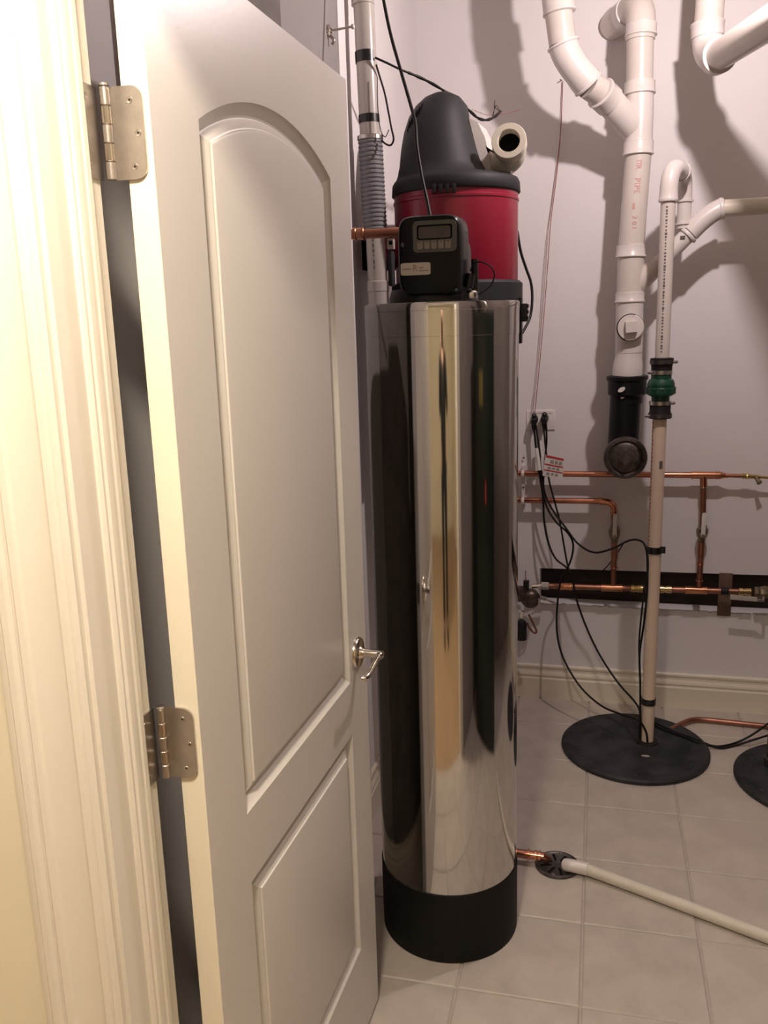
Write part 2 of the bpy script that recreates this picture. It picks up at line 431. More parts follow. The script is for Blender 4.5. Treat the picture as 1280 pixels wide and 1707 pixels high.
# ================================================================ DOOR
DA = 0.040
DH = (-0.507, 0.969)                       # face / hinge-edge corner
du = Vector((math.sin(DA), math.cos(DA), 0)); dn = Vector((math.cos(DA), -math.sin(DA), 0))
DO = Vector((DH[0], DH[1], 0))
def D(u, wd, z): return DO + du * u + dn * wd + Vector((0, 0, z))
DW, DT, DZ0, DZ1 = 0.730, 0.035, 0.012, 2.042
door = thing('door_1', 'cream two-panel arched door standing open on the left', 'door', (DH[0], DH[1], 0), kind='structure')

def offset_poly(poly, d):
    n = len(poly); out = []
    for i in range(n):
        p0, p1, p2 = Vector(poly[i - 1]), Vector(poly[i]), Vector(poly[(i + 1) % n])
        e1 = (p1 - p0).normalized(); e2 = (p2 - p1).normalized()
        n1 = Vector((-e1.y, e1.x)); n2 = Vector((-e2.y, e2.x))
        b = (n1 + n2); b = b / b.dot(n1) if b.length > 1e-6 else n1
        out.append(tuple(p1 + b * d))
    return out
def arch_panel(u0, u1, z0, zs, zc, n=20):
    pts = [(u0, z0), (u1, z0)]
    cu = (u0 + u1) / 2; h = zc - zs; c = (u1 - u0) / 2; R = (c * c + h * h) / (2 * h); cz = zc - R; a0 = math.asin(c / R)
    for i in range(n + 1):
        a = a0 - 2 * a0 * i / n
        pts.append((cu + R * math.sin(a), cz + R * math.cos(a)))
    return pts
upper = arch_panel(0.118, 0.618, 0.868, 1.850, 1.912)
lower = [(0.118, 0.235), (0.618, 0.235), (0.618, 0.752), (0.118, 0.752)]
def door_face(wd, sgn):
    """flat door face with two panel openings"""
    bm = bmesh.new()
    def loop(poly):
        vs = [bm.verts.new(D(u, wd, z)) for u, z in poly]
        return [bm.edges.new((vs[i], vs[(i + 1) % len(vs)])) for i in range(len(vs))]
    es = loop([(0, DZ0), (DW, DZ0), (DW, DZ1), (0, DZ1)]) + loop(upper) + loop(lower)
    bmesh.ops.triangle_fill(bm, use_beauty=True, use_dissolve=False, edges=es)
    bm.verts.ensure_lookup_table(); bm.verts.index_update()
    vs = [tuple(v.co) for v in bm.verts]; fs = [tuple(v.index for v in f.verts) for f in bm.faces]
    bm.free(); return vs, fs
slab = MB()
slab.add(*door_face(0.0, 1)); slab.add(*door_face(-DT, -1))
def quad(mb, a, b, c, d): mb.add([a, b, c, d], [(0, 1, 2, 3)])
quad(slab, D(DW, 0, DZ0), D(DW, -DT, DZ0), D(DW, -DT, DZ1), D(DW, 0, DZ1))
quad(slab, D(0, 0, DZ1), D(DW, 0, DZ1), D(DW, -DT, DZ1), D(0, -DT, DZ1))
quad(slab, D(0, 0, DZ0), D(DW, 0, DZ0), D(DW, -DT, DZ0), D(0, -DT, DZ0))
slab.build('slab', 'door', door, smooth=False)
MB().box((0, 0, 0), (1, 1, 1))
ed = MB(); ed.loft([[D(0.0, 0, DZ0), D(0.0, -DT, DZ0), D(-0.0012, -DT + 0.001, DZ0), D(-0.0012, -0.001, DZ0)], [D(0.0, 0, DZ1), D(0.0, -DT, DZ1), D(-0.0012, -DT + 0.001, DZ1), D(-0.0012, -0.001, DZ1)]])
ed.build('hinge_edge', 'dooredge', door, smooth=False, label='creamier door edge with hinges')
PROF = [(0.0, 0.0), (0.002, -0.0020), (0.008, -0.0060), (0.016, -0.0112), (0.019, -0.0118), (0.0215, -0.0108), (0.033, -0.0040), (0.0350, -0.0036), (0.0368, -0.0012), (0.039, -0.0008)]
for wbase, sg in ((0.0, 1), (-DT, -1)):
    for poly in (upper, lower):
        mb = MB()
        mb.loft([[D(u, wbase + sg * dp, z) for u, z in offset_poly(poly, ins)] for ins, dp in PROF], cap0=False, cap1=True)
        mb.build('panel', 'door', door, smooth=True, angle=14)

# hinges (door leaf, jamb leaf, barrel, screws)
def rounded_leaf(w0, w1, z0, z1, r, side, n=6):
    """outline in (w, z) with the two outer corners rounded"""
    pts = [(w0, z0)]
    s = 1 if w1 > w0 else -1
    for k in range(n + 1):
        a = -PI / 2 + PI / 2 * k / n
        pts.append((w1 - s * r + s * r * math.cos(a), z0 + r + r * math.sin(a)))
    for k in range(n + 1):
        a = PI / 2 * k / n
        pts.append((w1 - s * r + s * r * math.cos(a), z1 - r + r * math.sin(a)))
    pts.append((w0, z1))
    return pts
PINX, PINY = -0.5585, 0.962
for zb in (1.762, 0.994):
    zt = zb + 0.1016
    fy = 0.969 - 0.0015
    leaf = MB()
    out = rounded_leaf(PINX + 0.004, -0.5135, zb, zt, 0.015, 1)
    leaf.loft([[(x, fy - 0.0026, z) for x, z in out], [(x, fy + 0.0005, z) for x, z in out]])
    h = leaf.build('hinge', 'nickel', door, smooth=False, label='satin nickel butt hinge')
    jl = MB()
    out = rounded_leaf(PINY - 0.002, 0.924, zb, zt, 0.013, 1)
    jl.loft([[(JX0 + 0.0026, y, z) for y, z in out], [(JX0 - 0.0004, y, z) for y, z in out]])
    jl.build('jamb_leaf', 'nickel', h, smooth=False)
    for k in range(5):
        z0 = zb + 0.1016 * k / 5; z1 = zb + 0.1016 * (k + 1) / 5
        MB().lathe([(0.0045, 0), (0.0056, 0.0009), (0.0056, z1 - z0 - 0.0011), (0.0045, z1 - z0 - 0.0002)], (PINX, PINY - 0.001, z0), (0, 0, 1), 18).build('knuckle', 'nickel2' if k % 2 else 'nickel', h)
    MB().lathe([(0.005, 0), (0.0062, 0.001), (0.005, 0.0035), (0.001, 0.0045)], (PINX, PINY - 0.001, zt), (0, 0, 1), 18).build('pin_head', 'nickel', h)
    for sx, sz in ((-0.530, 0.086), (-0.522, 0.050), (-0.530, 0.014)):
        MB().lathe([(0.0038, 0), (0.0036, 0.0006), (0.0014, 0.0002)], (sx, fy - 0.0026, zb + sz), (0, -1, 0), 16).build('screw', 'screw', h)
        MB().lathe([(0.0012, 0), (0.0011, 0.0004)], (sx, fy - 0.0027, zb + sz), (0, -1, 0), 8).build('screw_socket', 'vacdark', h)
    for sy, sz in ((0.937, 0.088), (0.931, 0.050), (0.937, 0.013)):
        MB().lathe([(0.0038, 0), (0.0036, 0.0006), (0.0012, 0.0002)], (JX0 + 0.0026, sy, zb + sz), (1, 0, 0), 16).build('screw', 'screw', h)

# lever handle
def lever(side):
    s = 1 if side > 0 else -1
    wb0 = 0.0 if side > 0 else -DT
    u0, z0 = 0.668, 0.915
    ro = MB().lathe([(0.0335, 0), (0.0335, 0.003), (0.031, 0.0065), (0.026, 0.0078), (0.0145, 0.0085), (0.0125, 0.0125), (0.0115, 0.016)], D(u0, wb0, z0), dn * s, 36)
    h = ro.build('lever_handle', 'nickel2', door, label='satin nickel lever handle with round rosette')
    MB().lathe([(0.0095, 0.010), (0.0095, 0.050), (0.0085, 0.056), (0.005, 0.0585)], D(u0, wb0, z0), dn * s, 24).build('spindle', 'nickel2', h)
    pts = [D(u0 + 0.006, wb0 + s * 0.047, z0), D(u0 - 0.012, wb0 + s * 0.0505, z0 - 0.001), D(u0 - 0.045, wb0 + s * 0.052, z0 - 0.004), D(u0 - 0.082, wb0 + s * 0.052, z0 - 0.009), D(u0 - 0.096, wb0 + s * 0.049, z0 - 0.012), D(u0 - 0.100, wb0 + s * 0.042, z0 - 0.013)]
    MB().tube(spline(pts, 6), [0.0075] * 8 + [0.0062] * 23, 14).build('lever', 'nickel2', h)
lever(1); lever(-1)
MB().box(D(DW - 0.0005, -0.005, 0.89), D(DW + 0.001, -0.030, 0.945)).build('latch_plate', 'nickel', door, smooth=False)

# ================================================================ FILTER TANK
TX, TY, TR = -0.360, 2.035, 0.1795
tank = thing('water_filter_tank', 'tall mirror-polished steel water filter tank with black foot', 'water filter', (TX, TY, 0))
MB().lathe([(0.174, 0), (0.1805, 0.003), (0.1812, 0.05), (0.1812, 0.194), (0.1795, 0.196)], (TX, TY, 0), seg=96).build('base', 'boot', tank)
MB().lathe([(0.1788, 0.190), (0.1788, 1.560)], (TX, TY, 0), seg=128, cap0=False, cap1=False).build('jacket', 'steel', tank, label='mirror-polished stainless jacket')
MB().lathe([(0.1789, 1.559), (0.1795, 1.5595), (0.1795, 1.614), (0.1799, 1.6145), (0.1799, 1.629), (0.1785, 1.632), (0.15, 1.634)], (TX, TY, 0), seg=128, cap0=False, cap1=True).build('top_rim', 'steel', tank)
MB().lathe([(0.102, 0), (0.102, 0.012), (0.096, 0.030), (0.06, 0.034), (0.055, 0.06)], (TX - 0.012, TY - 0.035, 1.632), seg=48).build('neck_collar', 'blackplastic', tank)
# control valve head
def srect(cx, cz, hw, hh, y, n=6.0, seg=56, skew=0.0):
    out = []
    for i in range(seg):
        a = 2 * PI * i / seg; c, s = math.cos(a), math.sin(a)
        out.append((cx + hw * math.copysign(abs(c) ** (2 / n), c), y + skew * s, cz + hh * math.copysign(abs(s) ** (2 / n), s)))
    return out
VX, VZ, VY = -0.3590, 1.7300, 1.885
hv = MB().loft([srect(VX, VZ, 0.060, 0.074, VY), srect(VX, VZ, 0.0655, 0.0795, VY + 0.002), srect(VX, VZ, 0.069, 0.0825, VY + 0.009), srect(VX + 0.001, VZ - 0.0005, 0.0705, 0.0835, VY + 0.03), srect(VX + 0.003, VZ - 0.001, 0.0715, 0.084, VY + 0.075), srect(VX + 0.003, VZ, 0.068, 0.082, VY + 0.082)])
valve = hv.build('control_valve', 'blackgloss', tank, angle=30, label='black control head with small display')
MB().loft([srect(VX + 0.002, VZ - 0.018, 0.062, 0.066, VY + 0.08), srect(VX + 0.002, VZ - 0.018, 0.060, 0.064, VY + 0.20)]).build('rear_cover', 'blackplastic', valve)
bx0, bx1, bz0, bz1 = -0.3935, -0.2985, 1.7355, 1.8005
bcx, bcz = (bx0 + bx1) / 2, (bz0 + bz1) / 2
MB().loft([srect(bcx, bcz, 0.0475, 0.0325, VY + 0.001, 9), srect(bcx, bcz, 0.0475, 0.0325, VY - 0.0028, 9), srect(bcx, bcz, 0.0455, 0.0305, VY - 0.0036, 9), srect(bcx, bcz, 0.0425, 0.0275, VY - 0.0026, 9)]).build('display_bezel', 'bezel', valve)
MB().loft([srect(bcx, bcz + 0.0085, 0.0380, 0.0150, VY - 0.0024, 12), srect(bcx, bcz + 0.0085, 0.0380, 0.0150, VY - 0.0030, 12)]).build('lcd_frame', 'vacdark', valve)
MB().loft([srect(bcx, bcz + 0.0080, 0.0345, 0.0120, VY - 0.0029, 14), srect(bcx, bcz + 0.0080, 0.0345, 0.0120, VY - 0.0034, 14)]).build('lcd_screen', 'lcd', valve)
sg = MB()
for k, xx in enumerate((0.004, 0.013, 0.022)):
    for zz in (0.003, 0.013):
        sg.box((bcx + xx, VY - 0.0036, bcz + zz), (bcx + xx + 0.006, VY - 0.0033, bcz + zz + 0.0012))
    sg.box((bcx + xx - 0.0006, VY - 0.0036, bcz + 0.003), (bcx + xx + 0.0006, VY - 0.0033, bcz + 0.0135))
sg.build('lcd_digits', 'lcdseg', valve, smooth=False, label='faint unreadable digits on the display')
for k in range(5):
    cx = bcx - 0.0315 + k * 0.0152
    MB().loft([srect(cx, bcz - 0.0175, 0.0065, 0.0090, VY - 0.0024, 5), srect(cx, bcz - 0.0175, 0.0063, 0.0088, VY - 0.0042, 5), srect(cx, bcz - 0.0175, 0.0054, 0.0079, VY - 0.0050, 5)]).build('button', 'button', valve)
    MB().box((cx - 0.003, VY - 0.0053, bcz - 0.0125), (cx + 0.003 - 0.001 * (k % 2), VY - 0.0049, bcz - 0.0105)).build('button_symbol', 'blackprint', valve, smooth=False)
gx0b, gx1b, gz0b, gz1b = -0.4215, -0.3560, 1.6895, 1.7155
MB().loft([srect((gx0b + gx1b) / 2, (gz0b + gz1b) / 2, 0.0328, 0.0130, VY + 0.001, 10), srect((gx0b + gx1b) / 2, (gz0b + gz1b) / 2, 0.0328, 0.0130, VY - 0.0020, 10), srect((gx0b + gx1b) / 2, (gz0b + gz1b) / 2, 0.0315, 0.0118, VY - 0.0026, 10)]).build('badge', 'badge', valve, label='pale name badge with a brown letter')
lt = MB()
vs, fs = text_polys('R', 0.020)
lt.add([((gx0b + gx1b) / 2 - 0.001 + x, VY - 0.0029, (gz0b + gz1b) / 2 + 0.001 + y) for x, y, z in vs], fs)
lt.build('badge_letter', 'orangeprint', valve, smooth=False)
gp = MB()
for (a0, a1, zz) in ((-0.029, -0.010, -0.001), (0.007, 0.018, 0.001), (0.008, 0.028, -0.005)):
    gp.box(((gx0b + gx1b) / 2 + a0, VY - 0.0030, (gz0b + gz1b) / 2 + zz), ((gx0b + gx1b) / 2 + a1, VY - 0.0026, (gz0b + gz1b) / 2 + zz + 0.0022))
gp.build('badge_print', 'button', valve, smooth=False)
MB().loft([[(-0.4205, VY - 0.0012, 1.7520), (-0.4155, VY - 0.0012, 1.7480), (-0.4125, VY - 0.0012, 1.7540), (-0.4175, VY - 0.0012, 1.7600)], [(-0.4205, VY + 0.003, 1.7520), (-0.4155, VY + 0.003, 1.7480), (-0.4125, VY + 0.003, 1.7540), (-0.4175, VY + 0.003, 1.7600)]]).build('indicator_lens', 'bezel', valve, smooth=False)
# right-hand fittings on the head
MB().cyl((-0.2706, 1.9600, 1.6479), (-0.2714, 1.9600, 1.7223), 0.0075, seg=16).build('drain_elbow', 'blackplastic', tank)
MB().lathe([(0.011, 0), (0.012, 0.004), (0.012, 0.012), (0.008, 0.016)], (-0.2731, 1.9300, 1.6383), (0, 0, 1), 20).build('fitting_nut', 'chrome', tank)
MB().lathe([(0.010, 0), (0.010, 0.03)], (-0.2808, 1.9300, 1.6602), (0.15, 0.1, 1), 16).build('valve_stem', 'blackplastic', tank)
MB().tube(spline([(-0.2795, 1.9500, 1.6966), (-0.2707, 1.9450, 1.7112), (-0.2530, 1.9400, 1.7139), (-0.2334, 1.9400, 1.7030), (-0.2256, 1.9400, 1.6863), (-0.2335, 1.9400, 1.6638), (-0.2546, 1.9400, 1.6481), (-0.2712, 1.9450, 1.6437)]), 0.0016, 8).build('sensor_cable', 'cable', tank)
# copper inlet on the left of the head
cin = thing('copper_inlet_pipe', 'short horizontal copper pipe running left from the black control head', 'pipe', (-0.5717, 2.2600, 1.8187))
pL, pR = (-0.6527, 2.2600, 1.8199), (-0.4969, 2.2600, 1.8178)
MB().cyl((XL + 0.01, pL[1], pL[2]), pR, 0.0125).build('pipe', 'copper', cin)
MB().cyl((-0.6315, 2.2600, 1.8203), (-0.6007, 2.2600, 1.8194), 0.0150).build('coupling', 'copperfit', cin)
MB().lathe([(0.0150, 0), (0.0175, 0.002), (0.0175, 0.005), (0.0150, 0.007)], (-0.6056, 2.2600, 1.8195), (1, 0, 0)).build('ring', 'copperfit', cin)
MB().lathe([(0.0150, 0), (0.0175, 0.002), (0.0175, 0.005), (0.0150, 0.007)], (-0.6266, 2.2600, 1.8200), (1, 0, 0)).build('ring', 'copperfit', cin)
kb = MB().box((-0.5442, 2.2700, 1.8047), (-0.5255, 2.2900, 1.7783)).build('bypass_block', 'pvcgrey', cin, bevel=0.003)
MB().cyl((-0.5328, 2.2680, 1.7936), (-0.5337, 2.2720, 1.7939), 0.005).build('port', 'vacdark', kb)
MB().box((-0.5434, 2.2700, 1.7763), (-0.5310, 2.3100, 1.6847)).build('bypass_body', 'vacgrey', cin, bevel=0.006)

# ================================================================ CENTRAL VACUUM
VCX, VCY, VR = -0.4215, 2.650, 0.184
vac = thing('central_vacuum', 'dark red central vacuum canister with charcoal hood behind the steel tank', 'vacuum', (VCX, VCY, 0.80))
MB().lathe([(VR - 0.004, 1.690), (VR - 0.002, 1.694), (VR - 0.002, 1.925), (VR + 0.0005, 1.928), (VR + 0.0005, 1.934), (VR - 0.002, 1.937), (VR - 0.002, 1.965)], (VCX, VCY, 0), seg=72).build('red_canister', 'red', vac, label='glossy dark red metal canister')
MB().lathe([(VR - 0.01, 1.60), (VR + 0.012, 1.605), (VR + 0.012, 1.695), (VR + 0.004, 1.703), (VR - 0.006, 1.704)], (VCX, VCY, 0), seg=72).build('lower_band', 'vacgrey', vac)
MB().lathe([(0.13, 0.80), (0.150, 0.81), (0.165, 1.60)], (VCX, VCY, 0), seg=48).build('dust_bucket', 'vacgrey', vac)  # hidden lower length extended to shade the wall behind the tank
def hood_ring(z, xl, xr, hd, n=2.3, seg=64):
    cx = (xl + xr) / 2; hw = (xr - xl) / 2; out = []
    for i in range(seg):
        a = 2 * PI * i / seg; c, s = math.cos(a), math.sin(a)
        out.append((cx + hw * math.copysign(abs(c) ** (2 / n), c), VCY + hd * math.copysign(abs(s) ** (2 / n), s), z))
    return out
HD = [(1.950, -.607, -.236, .186, 2), (1.953, -.610, -.233, .189, 2), (1.980, -.608, -.235, .187, 2), (1.990, -.602, -.240, .182, 2), (1.996, -.595, -.262, .172, 2.1), (2.004, -.589, -.322, .160, 2.3), (2.030, -.583, -.340, .150, 2.3), (2.080, -.576, -.357, .140, 2.4), (2.125, -.567, -.369, .128, 2.4), (2.165, -.553, -.381, .112, 2.4), (2.195, -.534, -.386, .094, 2.3), (2.217, -.510, -.404, .070, 2.2), (2.229, -.485, -.426, .042, 2.1), (2.233, -.463, -.446, .012, 2)]
MB().loft([hood_ring(z, a, b, d, n) for z, a, b, d, n in HD]).build('motor_hood', 'vacgrey', vac, angle=50, label='charcoal plastic motor hood')
# vent slots on the left shoulder of the hood
def hood_front(x, z):
    for (z0, a0, b0, d0, n0), (z1, a1, b1_, d1_, n1) in zip(HD[:-1], HD[1:]):
        if z0 <= z <= z1:
            t = (z - z0) / (z1 - z0); xl = a0 + (a1 - a0) * t; xr = b0 + (b1_ - b0) * t; hd = d0 + (d1_ - d0) * t; n = n0 + (n1 - n0) * t
            u = min(0.999, abs(x - (xl + xr) / 2) / ((xr - xl) / 2))
            return VCY - hd * (1 - u ** n) ** (1 / n)
    return VCY
for k in range(6):
    x0 = -0.542 + k * 0.0075; z0 = 2.118 + k * 0.0085
    pts = [(x0 + 0.006 * t, hood_front(x0 + 0.006 * t, z0 + 0.030 * t) - 0.0002, z0 + 0.030 * t) for t in (0, 0.25, 0.5, 0.75, 1.0)]
    MB().tube(pts, 0.0020, 8).build('vent_slot', 'vacdark', vac)
MB().box((-0.4841, 2.4820, 1.9896), (-0.4405, 2.4920, 1.9835)).build('hood_rib', 'vacgrey', vac, smooth=False)
for k in range(4):
    q = lerp((-0.4522, 2.4610, 1.9486), (-0.3972, 2.4610, 1.9467), k / 3)
    MB().box((q[0] - 0.006, q[1], q[2] - 0.012), (q[0] + 0.006, q[1] + 0.02, q[2] + 0.012)).build('clip_tab', 'vacgrey', vac, bevel=0.002)
# white side plate between hood and exhaust
pl = [(-0.3775, 2.6200, 2.1564), (-0.3518, 2.6200, 2.1416), (-0.3315, 2.6200, 2.1017), (-0.3196, 2.6200, 2.0527), (-0.3129, 2.6200, 2.0053), (-0.3301, 2.6200, 2.0130), (-0.3489, 2.6200, 2.0483), (-0.3624, 2.6200, 2.0976)]
MB().prism(pl, (0.012, 0.10, 0)).build('side_plate', 'pvcfit', vac, smooth=False, label='white plate beside the exhaust')
# exhaust elbow
e0, e1, e2 = (-0.3508, 2.6600, 2.0386), (-0.2440, 2.6700, 2.0263), (-0.2548, 2.5350, 2.0709)
e3 = (-0.2573, 2.6020, 2.0722)
MB().tube(arc_bend(e0, e1, e3, 14), [0.030] * 3 + [0.042] * 12, 28).build('exhaust_elbow', 'yellowed', vac, label='off-white exhaust elbow')
ax = (Vector(e2) - (Vector(e1) * 0.75 + Vector(e0) * 0.25)).normalized()
ax = (Vector((0.03, -1, 0.12))).normalized()
MB().lathe([(0.040, -0.05), (0.0475, -0.045), (0.0480, -0.004), (0.0465, 0.0), (0.031, 0.0), (0.0295, -0.003), (0.0295, -0.052)], e2, ax, 40, cap0=False, cap1=False).build('exhaust_collar', 'yellowed', vac)
MB().lathe([(0.0305, -0.045), (0.0298, -0.036), (0.001, -0.035)], e2, ax, 30).build('exhaust_opening', 'vacdark', vac, label='dark round exhaust opening')
MB().prism([(-0.3223, 2.5600, 2.0664), (-0.3156, 2.5600, 2.0470), (-0.3089, 2.5600, 2.0560)], (0, 0.01, 0)).build('clamp_wing', 'vacdark', vac, smooth=False)
MB().cyl((-0.3129, 2.5650, 2.0571), (-0.2945, 2.5650, 2.0448), 0.002, seg=8).build('clamp_bolt', 'vacdark', vac)
MB().lathe([(0.004, 0), (0.004, 0.014), (0.002, 0.016)], (-0.2544, 2.6000, 1.9871), (0, 0, 1), 12).build('terminal_screw', 'chrome', vac)
MB().cyl((-0.6218, 2.6000, 1.8241), (-0.5397, 2.6000, 1.8201), 0.052, seg=32).build('intake_port', 'red', vac)
# latch and cord at lower right
lb = MB().box((-0.2309, 2.6000, 1.6524), (-0.2231, 2.6400, 1.5207)).build('latch', 'blackplastic', vac, bevel=0.002, label='black bucket latch')
MB().box((-0.2247, 2.5900, 1.6351), (-0.2068, 2.6300, 1.5833)).build('latch_clip', 'blackplastic', lb, bevel=0.003)
for k in range(3):
    MB().box(lerp((-0.2056, 2.5880, 1.6327), (-0.2053, 2.5880, 1.5988), k / 2), lerp((-0.2037, 2.6320, 1.6229), (-0.2035, 2.6320, 1.5884), k / 2)).build('latch_rib', 'blackgloss', lb, smooth=False)
MB().tube(spline([(-0.2496, 2.7400, 1.8516), (-0.2389, 2.7450, 1.7905), (-0.2228, 2.7500, 1.7408), (-0.2079, 2.7500, 1.6976), (-0.2032, 2.7400, 1.6473), (-0.2085, 2.7200, 1.5937), (-0.2285, 2.6800, 1.5482)]), 0.0042, 10).build('power_cord', 'cable', vac)
MB().box((XL, 2.60, 1.75), (-0.59, 2.70, 1.86)).build('wall_bracket', 'vacdark', vac, smooth=False)

# ================================================================ VACUUM PIPE ON THE LEFT WALL
vp = thing('vacuum_pipe', 'grey-white vertical pipe with ribbed hose section between door and red canister', 'pipe', (-0.640, 2.5, 1.2))
vx, vy = -0.6405, 2.5
def vz(pxy): return pxy
zt = {k: v for k, v in (('hub0', (-0.6472, 2.5000, 2.4363)[2]), ('t1a', (-0.6478, 2.5000, 2.3210)[2]), ('t1b', (-0.6488, 2.5000, 2.2922)[2]), ('t2a', (-0.6379, 2.5000, 2.1588)[2]), ('t2b', (-0.6386, 2.5000, 2.1370)[2]), ('h0', (-0.6362, 2.5000, 2.1055)[2]), ('h1', (-0.6305, 2.5000, 1.8480)[2]), ('c0', (-0.6386, 2.5000, 1.7085)[2]), ('c1', (-0.6395, 2.5000, 1.6798)[2]))}
ptop, pbot = (-0.655, 2.5, 2.74), (-0.632, 2.5, 1.86)
def vpt(z):
    t = (2.74 - z) / (2.74 - 1.86); t = max(0, min(1.15, t))
    return (ptop[0] + (pbot[0] - ptop[0]) * t, 2.5, z)
MB().cyl(vpt(2.945), vpt(zt['h0']), 0.0285, seg=32).build('pipe', 'pvcgrey', vp)
MB().lathe([(0.0290, 0), (0.0318, 0.002), (0.0318, 0.2), (0.0285, 0.205)], vpt(zt['hub0']), (-0.02, 0, 1), 32).build('coupling', 'pvcgrey', vp)
for a, b in (('t1a', 't1b'), ('t2a', 't2b')):
    MB().cyl(vpt(zt[a]), vpt(zt[b]), 0.0296, seg=32).build('tape_band', 'tape', vp, label='black tape band')
nr = 22; prof = []
Lh = zt['h0'] - zt['h1']
for k in range(nr):
    h = Lh * k / nr; s = Lh / nr
    prof += [(0.0318, h), (0.0348, h + s * 0.3), (0.0348, h + s * 0.65), (0.0318, h + s * 0.95)]
d = Vector(vpt(zt['h0'])) - Vector(vpt(zt['h1']))
MB().lathe(prof, vpt(zt['h1']), d, 32).build('ribbed_hose', 'hose', vp, angle=25, label='dark grey ribbed hose section')
MB().lathe([(0.0335, 0), (0.0365, 0.002), (0.0365, 0.012), (0.0335, 0.014)], vpt(zt['h0'] - 0.014), (0, 0, 1), 32).build('hose_clamp', 'nickel', vp)
MB().cyl(vpt(zt['h1'] + 0.01), vpt(zt['c0']), 0.0280, seg=32).build('pipe', 'pvcgrey', vp)
MB().lathe([(0.0295, 0), (0.0312, 0.002), (0.0312, zt['c0'] - zt['c1']), (0.029, zt['c0'] - zt['c1'] + 0.002)], vpt(zt['c1']), (0, 0, 1), 32).build('coupling', 'pvcgrey', vp)
MB().cyl(vpt(zt['c1']), (vpt(zt['c1'])[0] + 0.004, 2.5, 1.2), 0.0300, seg=32).build('pipe', 'pvcgrey', vp)
pd = MB(); pipe_dashes(pd, vpt(zt['h1'] - 0.02), vpt(zt['c0'] + 0.03), 0.0281, -0.05, 6, 0.004, 5)
pd.build('printed_line', 'blackprint', vp, smooth=False)
# wall hook above the door
hk = thing('wall_hook', 'small metal hook on the left wall above the open door', 'hook', (-0.6900, 2.3039, 2.3215))
q = Vector((-0.6900, 2.3039, 2.3215))
MB().lathe([(0.017, 0), (0.016, 0.004), (0.008, 0.007), (0.006, 0.012)], q, (1, 0, 0), 24).build('plate', 'chrome', hk)
MB().cyl(q, q + Vector((0.062, 0, 0.004)), 0.0028, seg=10).build('rod', 'nickel', hk)
MB().lathe([(0.003, 0), (0.006, 0.003), (0.006, 0.008), (0.002, 0.011)], q + Vector((0.06, 0, 0.004)), (1, 0, 0), 14).build('tip', 'pvcfit', hk)
MB().tube(spline([q + Vector((0.004, 0, -0.010)), q + Vector((0.014, 0, -0.022)), q + Vector((0.008, 0, -0.032))]), 0.0035, 10).build('lower_prong', 'nickel', hk)

# cables near the vacuum pipe
MB().tube(spline([(-0.5515, 2.3000, 2.4313), (-0.5324, 2.2800, 2.3421), (-0.5144, 2.2600, 2.2737), (-0.4848, 2.2200, 2.1888), (-0.4557, 2.1800, 2.1072), (-0.4354, 2.1400, 2.0507), (-0.4241, 2.1000, 1.9896), (-0.4061, 2.0600, 1.9165), (-0.3887, 2.0300, 1.8594), (-0.3767, 2.0000, 1.8217)]), 0.0040, 10).build('control_cable', 'cable', label='black cable dropping from the ceiling to the control head', category='cable')
vcab = thing('vacuum_cable', 'black cable from taped pipe over the charcoal vacuum hood', 'cable', (-0.6069, 2.4700, 2.2941))
MB().tube(spline([(-0.6105, 2.4710, 2.2962), (-0.5795, 2.4800, 2.2821), (-0.5459, 2.5000, 2.2675), (-0.5154, 2.5300, 2.2586), (-0.4862, 2.5700, 2.2503), (-0.4543, 2.6400, 2.2404), (-0.4143, 2.6600, 2.2143), (-0.3842, 2.6800, 2.1887), (-0.3634, 2.7200, 2.1741), (-0.3461, 2.7800, 2.1799), (-0.3296, 2.8400, 2.1994), (-0.3178, 2.9000, 2.2265)]), [0.003 + 0.0016 * (abs(math.sin(i * 0.4)) if i > 20 else 0) for i in range(89)], 10).build('cable', 'cable', vcab)
MB().tube(spline([(-0.6050, 2.4600, 2.2749), (-0.5947, 2.4550, 2.2427), (-0.5813, 2.4500, 2.1999), (-0.5726, 2.4500, 2.1538), (-0.5654, 2.4500, 2.1122), (-0.5606, 2.4550, 2.0821), (-0.5707, 2.4600, 2.0684), (-0.5865, 2.4700, 2.0744), (-0.5994, 2.4750, 2.0856)]), 0.0026, 8).build('looped_cable', 'cable', label='thin black cable looping beside the ribbed hose', category='cable')
MB().tube(spline([(-0.6050, 2.4700, 2.2473), (-0.6070, 2.4700, 2.1838), (-0.6007, 2.4700, 2.1142), (-0.5877, 2.4700, 2.0931), (-0.5769, 2.4700, 2.1108)]), 0.0013, 6).build('thin_cable', 'cable', label='hair-thin cable beside the taped grey pipe', category='cable')
bw = vcab
for i, pts in enumerate(([(-0.3200, 2.9200, 2.2274), (-0.3324, 2.9300, 2.2516), (-0.3412, 2.9400, 2.2439), (-0.3481, 2.9500, 2.2253)], [(-0.3381, 2.9300, 2.2679), (-0.3412, 2.9400, 2.2474), (-0.3481, 2.9500, 2.2217)], [(-0.3200, 2.9200, 2.2274), (-0.3430, 2.9400, 2.2546)])):
    MB().tube(spline(pts), 0.0010, 6).build('strand', 'cable', bw)
MB().tube(spline([(-0.4133, 2.9500, 2.2519), (-0.3896, 2.9600, 2.2414), (-0.3620, 2.9700, 2.2341), (-0.3172, 3.0000, 2.2403), (-0.2911, 3.0500, 2.2559), (-0.2761, 3.1000, 2.2727)]), 0.0008, 6).build('red_strand', 'wire', bw)

